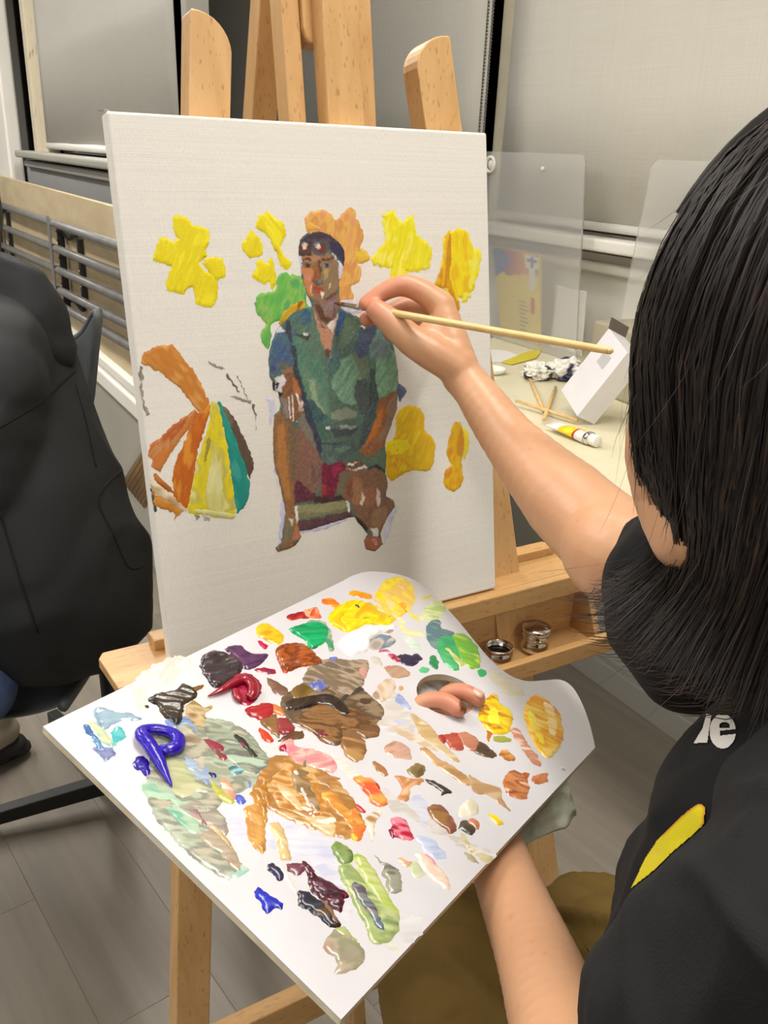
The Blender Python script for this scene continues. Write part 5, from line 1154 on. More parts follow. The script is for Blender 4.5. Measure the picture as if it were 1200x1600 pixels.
B.chain([pd3(1034,648,.485,.017),pd3(1032,710,.487,.019),pd3(1046,785,.484,.018),pd3(1070,840,.478,.018)],3)
B.chain([pd3(1034,660,.485,.017),(.385,.285,1.135,.030)],3,False); B.chain([pd3(1046,785,.484,.018),(.395,.28,1.10,.028)],3,False); B.chain([pd3(1070,840,.478,.018),(.40,.26,1.09,.034)],3,False)
# trunk
B.chain([(.42,.165,.955,.075),(.425,.15,.86,.105),(.43,.11,.72,.10),(.44,.06,.57,.125),(.44,.05,.53,.13)],4)
SR=(.548,.205,.972); SL=(.288,.112,.968)
B.chain([(.42,.18,.99,.05),(.49,.19,.988,.05),(*SR,.05)],3); B.chain([(.42,.18,.99,.05),(.35,.14,.972,.05),(*SL,.048)],3)
# right arm reaching to the canvas
B.chain([(*SR,.048),pd3(1010,885,.68,.042),pd3(945,838,.715,.0385),pd3(885,783,.747,.037),pd3(800,692,.80,.0262),pd3(742,612,.838,.0200),pd3(722,588,.848,.0195)],6)
# right hand
W_=pd3(722,588,.848,.02)
for mc in (pd3(690,480,.872,.0135),pd3(700,500,.888,.0135),pd3(708,526,.898,.013),pd3(716,552,.90,.012)):
    B.chain([W_,((W_[0]+mc[0])/2,(W_[1]+mc[1])/2,(W_[2]+mc[2])/2,.0165),mc],3,False)
B.chain([pd3(715,575,.845,.018),pd3(676,552,.842,.0172),pd3(645,533,.845,.0155),pd3(615,507,.849,.0136),pd3(594,489,.853,.0116),pd3(588,484,.8545,.0104)],4)
B.chain([pd3(690,478,.872,.0140),pd3(660,456,.874,.0122),pd3(630,446,.875,.0108),pd3(600,456,.873,.0092),pd3(572,475,.869,.0078)],4)
B.chain([pd3(698,500,.888,.0130),pd3(662,486,.897,.0105),pd3(636,478,.902,.0102),pd3(604,490,.892,.0088),pd3(572,499,.884,.0076)],4)
B.chain([pd3(706,524,.896,.0125),pd3(670,508,.905,.0102),pd3(645,508,.908,.0098),pd3(622,517,.898,.0082),pd3(610,523,.893,.0074)],4)
B.chain([pd3(714,548,.898,.0115),pd3(684,540,.905,.0092),pd3(662,540,.905,.0085),pd3(648,548,.896,.0072)],4)
B.ball(pd3(680,530,.866,0)[:3],.021); B.ball(pd3(700,545,.868,0)[:3],.023)
# left arm holding the palette
LE=pd3(930,1740,.525,.035)
B.chain([(*SL,.047),((SL[0]+LE[0])/2-.008,(SL[1]+LE[1])/2-.006,(SL[2]+LE[2])/2,.042),LE,pd3(880,1615,.585,.0305),pd3(840,1500,.645,.0275),pd3(795,1385,.700,.0245),pd3(772,1315,.735,.0225)],6)
WL=pd3(772,1315,.735,.022)
k1=pp(700,1200,-.036,.013); k2=pp(728,1180,-.036,.013); k3=pp(752,1165,-.040,.012); k4=pp(775,1165,-.042,.011)
for mc in (k1,k2,k3,k4): B.chain([WL,((WL[0]+mc[0])/2,(WL[1]+mc[1])/2,(WL[2]+mc[2])/2,.017),mc],3,False)
B.chain([k1,pp(668,1150,-.030,.0095),pp(655,1118,-.020,.0088),pp(657,1096,-.006,.0082),pp(676,1099,.0035,.0080),pp(696,1108,.0078,.0080),pp(713,1119,.0078,.0074)],5)
B.chain([k2,pp(715,1130,-.032,.0095),pp(700,1100,-.020,.0088),pp(697,1084,-.004,.0082),pp(712,1088,.0055,.0080),pp(727,1095,.0085,.0080),pp(743,1103,.0080,.0074)],5)
B.chain([k3,pp(748,1110,-.028,.0095),pp(757,1070,-.020,.008)],4); B.chain([k4,pp(790,1115,-.028,.009),pp(800,1085,-.020,.0075)],4)
B.chain([pd3(768,1295,.745,.018),pp(700,1285,-.036,.0135),pp(672,1240,-.026,.0115),pp(660,1200,-.0195,.0095)],4)
# legs
RK=Vector((.565,.455,.455)); LK=Vector((.415,.475,.485))
B.chain([(.50,.06,.51,.085),(.54,.26,.49,.075),(*RK,.058),(.59,.45,.36,.052),(.60,.40,.18,.040),(.60,.38,.09,.033)],5)
B.chain([(.40,.06,.51,.085),(.42,.25,.49,.075),(*LK,.058),(.44,.43,.34,.050),(.45,.33,.18,.040),(.46,.27,.09,.033)],5)
for x,y in ((.60,.38),(.46,.27)): B.chain([(x,y-.02,.05,.035),(x,y+.06,.045,.034),(x,y+.13,.035,.026)],3)
ske=vmat('skin_surface',.42,0,.12,260,sss=.1)
finger_tips=[Vector(pd3(572,475,.869,0)[:3]),Vector(pd3(586,481,.856,0)[:3]),Vector(pd3(572,499,.884,0)[:3]),Vector(pp(716,1117,.0098,0)[:3]),Vector(pp(742,1099,.01,0)[:3]),Vector(pp(690,1101,.0125,0)[:3]),Vector(pd3(630,446,.875,0)[:3]),Vector(pd3(610,523,.893,0)[:3])]
_paint=Vector(pp(722,1119,.012,0)[:3])
def skincol(v,n):
    c=(200,150,114); t=noise.noise(v*28)*.5+.5; c=lerp3(c,(208,160,124),t)
    for f in finger_tips:
        d=(v-f).length
        if d<.035: c=lerp3((208,132,106),c,(d/.035)**.7)
    if noise.noise(v*160)>.62: c=lerp3(c,(196,120,90),.35)
    if (v-_paint).length<.0075: c=(110,60,24)
    return srgb(c)
body=B.fuse('body',ske,ptr,vox=.0026,sm=5,cf=skincol)
# nails
def nail(P,nrm,ax,w_,l_):
    P=Vector(P); nrm=Vector(nrm).normalized(); ax=(Vector(ax)-nrm*Vector(ax).dot(nrm)).normalized(); sd=nrm.cross(ax)
    V=[];Fc=[]
    for i in range(7):
        for j in range(7):
            a=(i/6-.5)*2; b_=(j/6-.5)*2; rr=math.sqrt(max(0,1-max(0,b_)**2*.0)); x=a*w_*(1-.25*abs(b_)**3)
            V.append(P+sd*x+ax*b_*l_+nrm*(.0016-.0026*a*a-.0008*b_*b_))
    for i in range(6):
        for j in range(6): k=i*7+j; Fc.append((k,k+1,k+8,k+7))
    o=obj('fingernail',V,Fc,MT['nail'],ptr,True); s=o.modifiers.new('s','SOLIDIFY'); s.thickness=.0007
MT['nail']=mat('fingernail',(226,172,150),.25,coat=.3)
_t=Vector(pp(743,1103,.0080,0)[:3]); _b=Vector(pp(727,1095,.0085,0)[:3]); nail(_t+PN*.0066-( _t-_b).normalized()*.002,PN,_t-_b,.0052,.0058)
_t=Vector(pd3(588,484,.855,0)[:3]); _v=(CAM-_t).normalized()
# tee shirt
TB=Body()
TB.chain([(.42,.16,.960,.095),(.42,.155,.90,.126),(.425,.15,.83,.142),(.43,.13,.74,.152),(.435,.10,.64,.152),(.44,.07,.54,.150),(.44,.06,.50,.150)],4)
TB.chain([(.42,.18,1.0,.058),(.50,.19,.992,.058),(*SR,.058)],3); TB.chain([(.42,.18,1.0,.058),(.35,.14,.990,.060),(*SL,.064)],3)
e=Vector(pd3(1056,900,.655,0)[:3]); sr=Vector(SR)
TB.chain([(*SR,.060),(*(sr.lerp(e,.5)-Vector((0,0,.008))),.058),(*e,.050)],4)
TB.chain([(*(sr.lerp(e,.6)),.05),pd3(1078,955,.645,.048),pd3(1092,1000,.64,.042)],3)
sl=Vector(SL); le=Vector(LE[:3]); TB.chain([(*SL,.066),(*sl.lerp(le,.22),.066),(*sl.lerp(le,.40),.062)],4)
def shirtfold(v,n):
    a=noise.noise((v.x*9+v.z*5,v.y*9-v.z*4,v.z*3)); b_=noise.noise((v.x*26+v.z*12,v.y*22,v.z*8+4))
    c=1-2*abs(noise.noise((v.x*11+v.y*7,v.y*9-v.x*6,v.z*4.5+9))); c2=1-2*abs(noise.noise((v.x*16+v.z*4,v.z*13-v.y*5,v.y*6+2))); return .008*a+.003*b_+.011*max(0,c-.4)+.008*max(0,c2-.45)
tee=TB.fuse('tee_shirt',MT['tee'],ptr,vox=.004,sm=8,disp=shirtfold)
_bv=BVHTree.FromPolygons([v.co+worg(tee) for v in tee.data.vertices],[tuple(p.vertices) for p in tee.data.polygons])
def shirt_print(name,mask,x0,x1,y0,y1,st,m,label,cf=None,up_=.0008):
    """flat print wrapped on the chest of the shirt"""
    idx={};V=[];Fc=[];C=[]
    def vid(i,j):
        if (i,j) in idx: return idx[(i,j)]
        d=ray(x0+i*st,y0+j*st).normalized(); h=_bv.ray_cast(CAM,d,3)
        r=None
        if h[0] is not None and h[3]>.44: V.append(h[0]+h[1]*up_); r=len(V)-1; C.append(srgb(cf(x0+i*st,y0+j*st) if cf else (230,230,228)))
        idx[(i,j)]=r; return r
    for i in range(int((x1-x0)/st)):
        for j in range(int((y1-y0)/st)):
            if mask(x0+(i+.5)*st,y0+(j+.5)*st):
                q=[vid(i,j),vid(i+1,j),vid(i+1,j+1),vid(i,j+1)]
                if None in q: continue
                if max((V[q[0]]-V[q[2]]).length,(V[q[1]]-V[q[3]]).length)>.02: continue
                Fc.append(tuple(q[::-1]))
    par=list(range(len(V)))
    def fd(q):
        while par[q]!=q: par[q]=par[par[q]]; q=par[q]
        return q
    for f in Fc:
        for q in f[1:]: par[fd(q)]=fd(f[0])
    cnt={}
    for f in Fc: cnt[fd(f[0])]=cnt.get(fd(f[0]),0)+1
    if not cnt: return
    big=max(cnt,key=cnt.get); Fc=[f for f in Fc if fd(f[0])==big]; us=sorted({q for f in Fc for q in f}); mp={q:i for i,q in enumerate(us)}
    V=[V[q] for q in us]; C=[C[q] for q in us]; Fc=[tuple(mp[q] for q in f) for f in Fc]
    obj(name,V,Fc,m,ptr,True,C,label)
zt=lambda *p:Z(880,1000,2.667,*p)
pm_=vmat('shirt_print_ink',.6,0,.1,600)
def m_e(x,y):
    a=((x-1131)/20.5)**2+((y-1144)/27)**2; 
    if a>1: return False
    i_=((x-1134)/8.2)**2+((y-1136)/6.5)**2
    if i_<1 and y<1139: return False
    if 1143<y-(x-1131)*-.12<1150.5 and x>1127: return False
    return True
shirt_print('letter',m_e,1108,1154,1114,1174,1.0,pm_,'white printed letter e')
_l=zt((600,312),(622,318),(605,432),(548,434),(585,372)); shirt_print('letter',lambda x,y:inside((x,y),_l),1080,1116,1112,1168,1.0,pm_,'part of a white printed letter')
_y=zt((560,688),(580,685),(596,700),(592,760),(570,800),(500,880),(400,960),(330,1040),(270,1120),(232,1180),(250,1110),(300,1010),(345,915),(400,830),(470,760),(520,715))
_y2=[(x*.985+ 15.3,y) for x,y in _y]
def ycf(x,y):
    d=dline((x,y),_y); e_=(y-1000)*.0; k=max(0,1-d/4.5) if (x-960)*1.0+ (1460-y)*-.50>0 else 0
    return lerp3((236,220,16),(226,160,40),min(1,k*1.2))
shirt_print('yellow_print',lambda x,y:inside((x,y),_y),964,1106,1254,1446,1.5,pm_,'yellow curved printed shape',ycf)
_w=zt((580,803),(578,830),(560,862),(530,890),(497,902),(520,872),(545,850),(556,835),(545,838),(565,818)); shirt_print('white_print',lambda x,y:inside((x,y),_w),1062,1100,1298,1342,1.0,pm_,'white printed stroke')
# trousers
KB=Body()
KB.chain([(.44,.05,.55,.14),(.44,.05,.50,.15)],2)
KB.chain([(.50,.06,.52,.105),(.54,.27,.49,.092),(RK.x,RK.y-.01,.46,.080),(.59,.455,.36,.075),(.60,.41,.16,.070),(.60,.40,.10,.068)],5)
KB.chain([(.40,.06,.52,.105),(.42,.26,.49,.094),(LK.x,LK.y-.01,.488,.088),(.44,.435,.34,.076),(.45,.34,.16,.068),(.46,.29,.10,.066)],5)
def pantfold(v,n):
    a=noise.noise((v.x*14,v.y*10+v.x*6,v.z*6)); b_=noise.noise((v.x*40+v.y*10,v.y*16,v.z*14))
    r=1-abs(noise.noise((v.x*20+v.y*9,v.y*7,v.z*10+3)))*2
    return .008*a+.004*b_+.020*max(0,r-.35)
KB.fuse('trousers',MT['khaki'],ptr,vox=.005,sm=8,disp=pantfold)
for x,y in ((.60,.40),(.46,.29)):
    q=Body(); q.chain([(x,y-.05,.045,.040),(x,y+.05,.045,.042),(x,y+.13,.04,.034)],3); q.fuse('shoe',MT['black'],ptr,vox=.006,sm=4,disp=lambda v,n:0)
t=thing('stool',(.44,.04,0),'low round stool under the painter, hidden by the person','stool')
MB().lathe((.44,.04,.385),[(.14,-.03),(.165,-.02),(.17,0),(.155,.012)],32).build('seat',MT['black'],t,smooth=False)
for k in range(4):
    a=k*math.pi/2+.6; MB().tube([(.44+.10*math.cos(a),.04+.10*math.sin(a),.37),(.44+.17*math.cos(a),.04+.17*math.sin(a),.0)],.012,8).build('leg',MT['greymetal'],t,smooth=True)
# ------------------------------------------------------------------ hair: scalp shell and single strands
hm=bpy.data.materials.new('dark_hair'); hm.use_nodes=True; nb=hm.node_tree.nodes['Principled BSDF']
at_=hm.node_tree.nodes.new('ShaderNodeAttribute'); at_.attribute_name='Col'; hm.node_tree.links.new(at_.outputs['Color'],nb.inputs['Base Color'])
nb.inputs['Roughness'].default_value=.5; nb.inputs['Specular IOR Level'].default_value=.4; nb.inputs['Anisotropic'].default_value=.6
HX,HY=.418,.246
FACE=math.radians(-4)      # heading the face looks along
PH0=math.radians(-47); PH1=math.radians(-313)
def hair_prof(phi,s):
    """phi: heading round the head (0 = face side), s: 0 crown .. 1 tip -> world point on the outer hair surface"""
    k0=max(0,(s-.42)/.58); phi=phi-math.radians(12)*math.sin(min(1,k0*1.2)*math.pi)*max(0,1-(PH0-phi)/1.3)
    dx,dy=math.sin(phi),math.cos(phi)
    front=max(0,math.cos(phi-FACE)); back=max(0,-math.cos(phi-FACE)); side=abs(math.sin(phi-FACE))
    rx=.094+.010*front+.010*back
    ztop=1.292; zear=1.165
    if s<.42:
        a=s/.42*math.pi/2; r=rx*math.sin(a)**.92; z=zear+(ztop-zear)*math.cos(a)
    else:
        k=(s-.42)/.58; L_=.150+.012*max(0,min(1,(abs(phi)-1.2)/1.2))
        z=zear-L_*k
        fr=max(0,1-(abs(phi)-.8)/1.6); dip=math.exp(-((k-.70)/.24)**2); fl=max(0,k-.86)/.14
        r=rx-(.006+.021*fr)*dip-.004*k+(.006+.010*fr)*fl**1.2*(.9+.5*noise.noise((phi*3,1,1)))
    return Vector((HX+dx*r,HY+dy*r+.008*s,z))
def sheet_(off,s1):
    V=[];n,m=72,30
    for i in range(n+1):
        ph=PH0+(PH1-PH0)*i/n
        for j in range(m+1):
            s=.02+(s1-.02)*j/m; 
            f=1.0
            if i==0 or i==n: pass
            p=hair_prof(ph,s); c=Vector((HX,HY,p.z)); d=p-c; l=d.length
            cl=noise.noise((ph*7,s*1.5,0)); V.append(c+d*((l+off+.003*cl)/max(l,1e-5)))
    Fc=[(i*(m+1)+j,i*(m+1)+j+1,(i+1)*(m+1)+j+1,(i+1)*(m+1)+j) for i in range(n) for j in range(m)]
    return V,Fc
V,Fc=sheet_(-.006,.90); nV=len(V)
# cap over the front top of the head
V2=[];n2,m2=24,10
for i in range(n2+1):
    ph=PH0+(math.radians(94))*i/n2
    for j in range(m2+1):
        p=hair_prof(ph,.02+.27*j/m2); c=Vector((HX,HY,p.z)); d=p-c; V2.append(c+d*((d.length-.006)/max(d.length,1e-5)))
F2=[(i*(m2+1)+j+nV,i*(m2+1)+j+1+nV,(i+1)*(m2+1)+j+1+nV,(i+1)*(m2+1)+j+nV) for i in range(n2) for j in range(m2)]
hair=obj('hair',V+V2,Fc+F2,hm,ptr,True,[srgb((26,21,20))]*(len(V)+len(V2))); s=hair.modifiers.new('s','SOLIDIFY'); s.thickness=.010; s.offset=-1
rh=random.Random(11); SV=[];SF=[];SCc=[]
def strand(P,w_,col):
    b0=len(SV); m=len(P)
    t0=(P[1]-P[0]).normalized()
    for i in range(m):
        t=(P[min(i+1,m-1)]-P[max(i-1,0)]).normalized(); c=Vector((HX,HY,P[i].z)); o_=(P[i]-c); 
        o_=(o_-t*o_.dot(t)); o_=o_.normalized() if o_.length>1e-6 else Vector((0,0,1)); sd=t.cross(o_).normalized()
        k=w_*(1 if i<m-3 else (m-1-i)/3+.12)
        SV.extend([P[i]+sd*k,P[i]+o_*k*.7,P[i]-sd*k]); SCc.extend([col]*3)
    for i in range(m-1):
        for a,b_ in ((0,1),(1,2)): SF.append((b0+i*3+a,b0+i*3+b_,b0+i*3+3+b_,b0+i*3+3+a))
NS=9000
for k in range(NS):
    ph=PH0+(PH1-PH0)*rh.random()
    if k%9==0: ph=PH0-rh.random()*.35+rh.gauss(0,.03)
    # more of them on the camera side
    if rh.random()<.35: ph=math.radians(-47-rh.random()*130)
    clump=round(ph*14)/14; ph=ph*.62+clump*.38
    s0=rh.uniform(.02,.40); s1=rh.uniform(.86,1.0) if rh.random()<.85 else rh.uniform(.6,.9)
    edge=abs(ph-PH0)<.12; s1=s1-(rh.random()*.25 if edge else 0); off=rh.uniform(-.004,.0035)+.004*noise.noise((clump*9,3,3)); dph=rh.gauss(0,.03); wv=rh.uniform(0,6.28); P=[]
    n=13; fl_=rh.gauss(0,.010)
    for i in range(n):
        t=i/(n-1); s=s0+(s1-s0)*t; q=ph+dph*t*t+.035*math.sin(s*5+clump*5)*t
        p=hair_prof(q,s); c=Vector((HX,HY,p.z)); d=p-c; l=d.length+off+fl_*max(0,t-.75)*4*.5+.0015*math.sin(wv+s*22)
        P.append(c+d*(l/max(d.length,1e-5)))
    g=rh.random(); col=srgb(lerp3((24,20,19),(48,39,35),g*g)) 
    if s1>.9 and rh.random()<.15: col=srgb((56,42,34))
    strand(P,rh.uniform(.00035,.0008),col)
# top strands crossing the parting forwards
for k in range(900):
    ph=math.radians(rh.uniform(-60,60)); s0=.02; P=[]; s1=rh.uniform(.22,.36); sw=math.radians(45)*(-1 if ph<0 else 1)
    for i in range(9):
        t=i/8; p=hair_prof(ph*(1-t*.2)+sw*t*t,s0+(s1-s0)*t); P.append(p+Vector((0,0,.001)))
    strand(P,rh.uniform(.0004,.0007),srgb(lerp3((26,21,20),(56,46,42),rh.random())))
o=obj('hair_strands',SV,SF,hm,ptr,True,SCc); o['kind']='stuff'
SV=[];SF=[];SCc=[]
for k in range(170):
    ph=math.radians(rh.uniform(-30,-200)); s=rh.uniform(.1,.95); P=[]; L_=rh.uniform(.02,.07); out=rh.uniform(.1,.4)
    p=hair_prof(ph,s); c=Vector((HX,HY,p.z-.02)); d=(p-c).normalized(); ta=(hair_prof(ph,min(1,s+.03))-p).normalized()
    cu=Vector((rh.gauss(0,.3),rh.gauss(0,.3),rh.gauss(0,.3)))
    for i in range(9):
        t=i/8; P.append(p+ta*L_*t+d*L_*out*t+cu*L_*t*t*.6)
    strand(P,.00014,srgb((50,42,38)))
# wispy ends flicking forward at the shoulder
for k in range(420):
    ph=math.radians(rh.uniform(-46,-120)); p=hair_prof(ph,rh.uniform(.88,.99)); P=[]; L_=rh.uniform(.008,.026); dr=Vector((math.sin(math.radians(-38)),math.cos(math.radians(-38)),0))
    for i in range(9):
        t=i/8; P.append(p+Vector((0,0,-1))*L_*(t-.45*t*t)+dr*L_*1.0*t*t+Vector((rh.gauss(0,.0006),rh.gauss(0,.0006),0)))
    strand(P,rh.uniform(.0002,.0004),srgb(lerp3((34,26,23),(66,48,38),rh.random())))
o=obj('flyaway_hair',SV,SF,hm,ptr,True,SCc); o['kind']='stuff'
# ------------------------------------------------------------------ the brush
T=P0+CN*.0012; E_=dist(958,549,.714); d=(E_-T).normalized(); L_=(E_-T).length
t=thing('paintbrush',T,'slim paintbrush with pale wooden handle held at the canvas','paintbrush')
MB().tube([T+d*.002,T+d*.008,T+d*.014],[.0006,.0022,.0021],12).build('bristles',mat('brush_bristles',(150,92,34),.6,(110,60,20),200),t,smooth=True)
MB().tube([T+d*.013,T+d*.020,T+d*.034,T+d*.035,T+d*.0355,T+d*.044],[.0022,.0024,.0027,.0030,.0027,.0027],14).build('ferrule',MT['chrome'],t,smooth=True)
MB().tube([T+d*.043,T+d*.060,T+d*.085,T+d*.15,T+d*(L_-.01),T+d*(L_-.002),T+d*L_],[.0027,.0032,.0036,.0033,.0031,.0028,.001],14).build('handle',mat('brush_handle',(226,196,136),.35,(216,182,120),30,coat=.3),t,smooth=True)
MB().tube([T+d*(L_-.004),T+d*(L_-.0006)],[.0030,.0014],12).build('handle_tip',mat('brush_tip_brown',(150,90,50),.5),t,smooth=True)
# paper towel in the palette hand
V=[];Fc=[];nx,ny=26,22
c0=onp(842,1266,PB-PN*.03,PN)
for i in range(nx+1):
    for j in range(ny+1):
        a,b_=(i/nx-.5)*.060,(j/ny-.5)*.046
        h=.012*noise.noise((a*40,b_*40,1))+.008*noise.noise((a*90,b_*90,5))
        V.append(c0+RT*(a*.9+.25*b_)-UP*(b_*.9-.45*a)+F*(h+.02*(a/.06)**2))
for i in range(nx):
    for j in range(ny): k=i*(ny+1)+j; Fc.append((k,k+1,k+ny+2,k+ny+1))
o=obj('paper_towel',V,Fc,MT['tissue'],None,True,org=c0); tag(o,'pale green crumpled paper towel held under the right edge of the palette','paper towel'); s=o.modifiers.new('s','SOLIDIFY'); s.thickness=.0008
V=[];Fc=[];c0=onp(662,1070,PB-PN*.022,PN)
for i in range(13):
    for j in range(11):
        a,b_=(i/12-.5)*.05,(j/10-.5)*.03; h=.006*noise.noise((a*80,b_*80,9)); V.append(c0+PD1*a+PD2*b_+PN*h)
for i in range(12):
    for j in range(10): k=i*11+j; Fc.append((k,k+1,k+12,k+11))
o=obj('folded_tissue',V,Fc,MT['paper'],None,False,org=c0); tag(o,'white folded tissue seen through the thumb hole of the palette','tissue'); s=o.modifiers.new('s','SOLIDIFY'); s.thickness=.003
# ------------------------------------------------------------------ the neighbour at the left: chair and coated person
ns=thing('person',(.05,1.33,0),'person in a black hooded coat and blue jeans seated at the left edge','person')
NB=Body()
hipP=pd3(40,985,1.36,.15)
NB.chain([pd3(40,940,1.42,.12),pd3(30,800,1.42,.13),pd3(-20,620,1.42,.13),pd3(-45,540,1.43,.10)],4)
NB.chain([pd3(-45,540,1.43,.06),pd3(-75,440,1.45,.05)],3); NB.ball(pd3(-110,350,1.46,0)[:3],(.09,.078,.11)); NB.ball(pd3(-160,390,1.45,0)[:3],.035)
hp=Vector(pd3(-48,1000,1.45,0)[:3])
for dy in (-.09,.09):
    NB.chain([(hp.x-.02,hp.y+dy,.535,.066),(hp.x-.25,hp.y+dy*1.2,.525,.060),(hp.x-.42,hp.y+dy*1.2,.48,.056),(hp.x-.40,hp.y+dy*1.2,.28,.05),(hp.x-.36,hp.y+dy*1.2,.10,.036)],4)
    NB.chain([(hp.x-.34,hp.y+dy*1.2,.06,.035),(hp.x-.50,hp.y+dy*1.2,.035,.03)],3)
    sh=Vector(pd3(-45,560,1.43,0)[:3]); NB.chain([(sh.x,sh.y+dy*1.7,sh.z-.02,.05),(sh.x-.08,sh.y+dy*2,sh.z-.26,.042),(sh.x-.28,sh.y+dy*1.2,sh.z-.30,.034),(sh.x-.34,sh.y+dy*1.1,sh.z-.30,.028)],4)
NB.fuse('body',ske,ns,vox=.006,sm=5,cf=lambda v,n:srgb((200,150,112)))
CB=Body()
CB.chain([pd3(62,925,1.40,.150),pd3(55,880,1.39,.158),pd3(35,800,1.385,.150),pd3(5,690,1.40,.135),pd3(-20,600,1.42,.125),pd3(-35,540,1.43,.095)],5)
CB.chain([pd3(118,935,1.37,.115),pd3(118,890,1.37,.112),pd3(80,790,1.385,.095),pd3(45,670,1.40,.075)],5)
for dy in (-.09,.09):
    CB.chain([(sh.x+.03,sh.y,sh.z+.01,.08),(sh.x,sh.y+dy*1.5,sh.z-.01,.088),(sh.x-.08,sh.y+dy*2,sh.z-.26,.072),(sh.x-.28,sh.y+dy*1.2,sh.z-.30,.058)],4)
def coatfold(v,n):
    a=noise.noise((v.x*6+v.z*2,v.y*6,v.z*3)); c=1-2*abs(noise.noise((v.x*7+v.z*5,v.y*7,v.z*4-v.x*4+2)))
    return .012*a+.012*max(0,c-.3)
CB.fuse('coat',MT['coat'],ns,vox=.007,sm=8,disp=coatfold)
HB=Body()
HB.chain([pd3(-40,445,1.42,.055),pd3(10,462,1.40,.055),pd3(55,500,1.385,.048),pd3(78,540,1.38,.036)],5)
HB.chain([pd3(-30,500,1.39,.06),pd3(25,520,1.38,.052),pd3(78,548,1.375,.034)],4)
HB.fuse('hood',MT['coat'],ns,vox=.006,sm=6,disp=lambda v,n:.010*noise.noise((v.x*12,v.y*8,v.z*16))+.008*max(0,.5-2*abs(noise.noise((v.x*9+v.z*14,v.y*9,v.z*10)))))
# seams of the coat
_cb=BVHTree.FromPolygons([v.co+worg(ns) for v in SC.objects[[o.name for o in SC.objects if o.name.startswith('coat')][0]].data.vertices],[tuple(p.vertices) for p in SC.objects[[o.name for o in SC.objects if o.name.startswith('coat')][0]].data.polygons])
for pts in ([(118,580),(60,630),(0,668)],[(118,600),(135,660),(150,730)],[(190,735),(160,765),(155,790),(175,830),(200,885),(222,885)],[(0,800),(30,900),(60,990)]):
    P=[]
    for q in catmull([(x,y,0) for x,y in pts],6):
        h=_cb.ray_cast(CAM,ray(q.x,q.y).normalized(),4)
        if h[0] is not None: P.append(h[0])
    if len(P)>3: MB().tube(P,.0016,6).build('seam',MT['tee'],ns,smooth=True)
JB=Body()
for dy in (-.09,.09):
    JB.chain([(hp.x-.02,hp.y+dy,.535,.074),(hp.x-.25,hp.y+dy*1.2,.525,.072),(hp.x-.42,hp.y+dy*1.2,.48,.066),(hp.x-.40,hp.y+dy*1.2,.28,.062),(hp.x-.36,hp.y+dy*1.2,.13,.056)],4)
JB.fuse('jeans',MT['jeans'],ns,vox=.008,sm=5)
# shoe seen at the left edge: a heel with a lugged dark sole
sp=at(22,1205,2,.0); shm=mat('shoe_suede',(176,168,150),.85,(160,152,134),30); sol=mat('shoe_sole',(44,42,42),.7)
SB=Body(); SB.chain([(sp.x-.005,sp.y+.05,.075,.034),(sp.x-.06,sp.y+.03,.07,.036),(sp.x-.16,sp.y+.0,.05,.033)],4); SB.chain([(sp.x-.01,sp.y+.05,.10,.030),(sp.x-.015,sp.y+.05,.125,.033)],3)
SB.fuse('shoe',shm,ns,vox=.005,sm=5)
SB=Body(); SB.chain([(sp.x+.012,sp.y+.055,.022,.024),(sp.x-.06,sp.y+.03,.022,.026),(sp.x-.17,sp.y,.020,.024)],4); SB.ball((sp.x+.004,sp.y+.05,.035),(.034,.034,.022))
for k in range(7): a=-1.2+k*.45; SB.ball((sp.x+.012+.026*math.cos(a),sp.y+.055+.026*math.sin(a),.018),.009)
SB.fuse('shoe_sole',sol,ns,vox=.004,sm=2)
MB().lathe(pd3(-112,338,1.46,0)[:3],[(.02,.125),(.07,.11),(.098,.06),(.10,0),(.09,-.05),(.06,-.06)],24).build('hair',mat('neighbour_hair',(26,22,20),.5),ns,smooth=True)
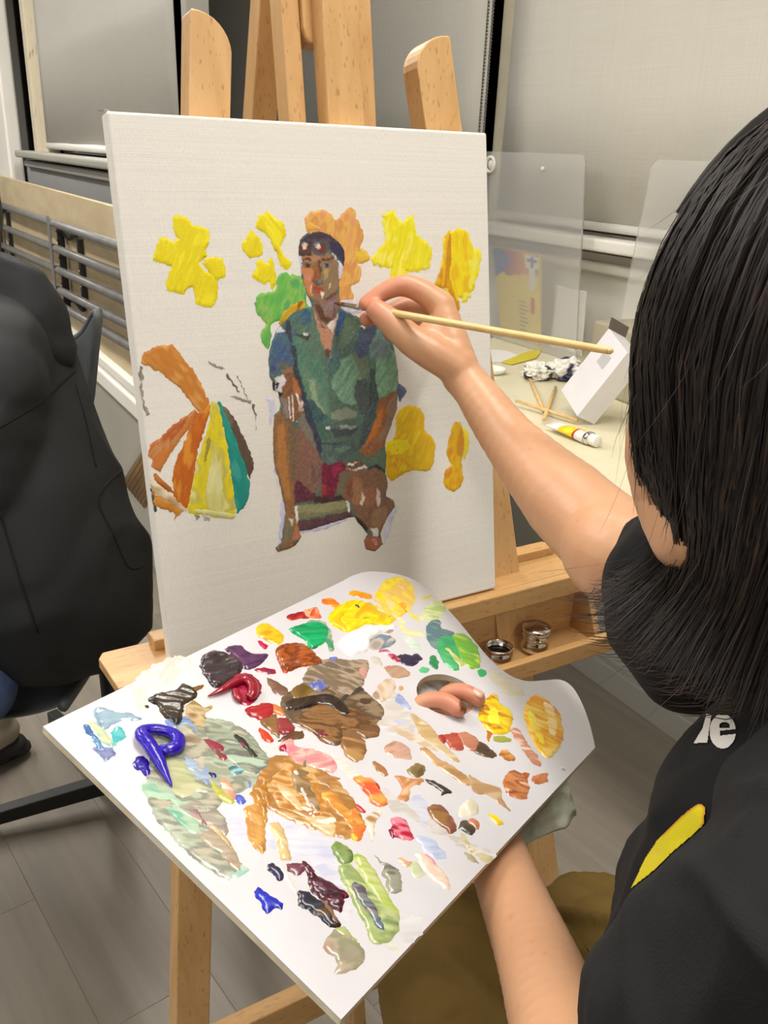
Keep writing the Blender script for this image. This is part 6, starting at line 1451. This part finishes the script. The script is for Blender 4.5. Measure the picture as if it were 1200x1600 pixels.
# chair: grey bucket shell on a dark star base
ch=thing('shell_chair',(.16,1.42,0),'grey plastic shell chair on a black star base, under the black coat','chair')
cx,cy=.105,1.43; fa=math.radians(239)   # facing direction angle (from +x)
def shell(u,t):
    """u across -1..1, t 0 front edge .. 1 top of the back"""
    W=.20
    if t<.5: x=.22-.42*(t/.5); z=.445-.018*math.sin(t/.5*math.pi)
    else:
        k=(t-.5)/.5; x=-.20-.10*math.sin(k*1.3)*.8; z=.445+.46*k**.9
    w_=W*(1-.12*abs(t-.45)) if t<.5 else W*(1-.42*min(1,(t-.5)/.25)) + (.03*((t-.75)/.25) if t>.75 else 0)
    y=u*w_; z+=.075*abs(u)**3*(1-abs(t-.5)*1.1 if t<.55 else 1); x+=(.06*abs(u)**2.5 if t>.45 else 0)*min(1,(t-.45)*4)
    return Vector((cx+x*math.cos(fa)-y*math.sin(fa),cy+x*math.sin(fa)+y*math.cos(fa),z))
V=[];Fc=[];n,m=20,36
for i in range(n+1):
    for j in range(m+1): V.append(shell((i/n-.5)*2,j/m))
for i in range(n):
    for j in range(m): k=i*(m+1)+j; Fc.append((k,k+1,k+m+2,k+m+1))
o=obj('seat_shell',V,Fc,MT['chair'],ch,True); s=o.modifiers.new('s','SOLIDIFY'); s.thickness=.008; o.modifiers.new('u','SUBSURF').levels=1
rim=[(0,0),]; P=[shell(-1,j/12) for j in range(13)]+[shell(-1+2*k/8,1) for k in range(1,8)]+[shell(1,1-j/12) for j in range(13)]
MB().tube(catmull(P,3),.0085,8).build('rolled_rim',MT['chair'],ch,smooth=True)
hub=at(190,1222,2,.05); 
MB().lathe((hub.x,hub.y,.06),[(.03,-.02),(.034,0),(.03,.04),(.022,.06),(.022,.36)],20).build('centre_post',MT['blackmetal'],ch,smooth=True)
l1=at(-60,1283,2,.045); d0=(Vector((l1.x,l1.y,0))-Vector((hub.x,hub.y,0))).normalized()
for ak in (0,-70,-140,155):
    d=Matrix.Rotation(math.radians(ak),3,'Z')@d0; sd=Vector((-d.y,d.x,0)); h=Vector((hub.x,hub.y,0)); q=MB()
    q.hexa([h+sd*.014+Vector((0,0,.04)),h-sd*.014+Vector((0,0,.04)),h+d*.33-sd*.012+Vector((0,0,.018)),h+d*.33+sd*.012+Vector((0,0,.018)),h+sd*.014+Vector((0,0,.075)),h-sd*.014+Vector((0,0,.075)),h+d*.33-sd*.012+Vector((0,0,.045)),h+d*.33+sd*.012+Vector((0,0,.045))])
    q.box(h+d*.315+Vector((0,0,.009)),(.03,.03,.018)); q.build('base_leg',MT['blackmetal'],ch,.002)
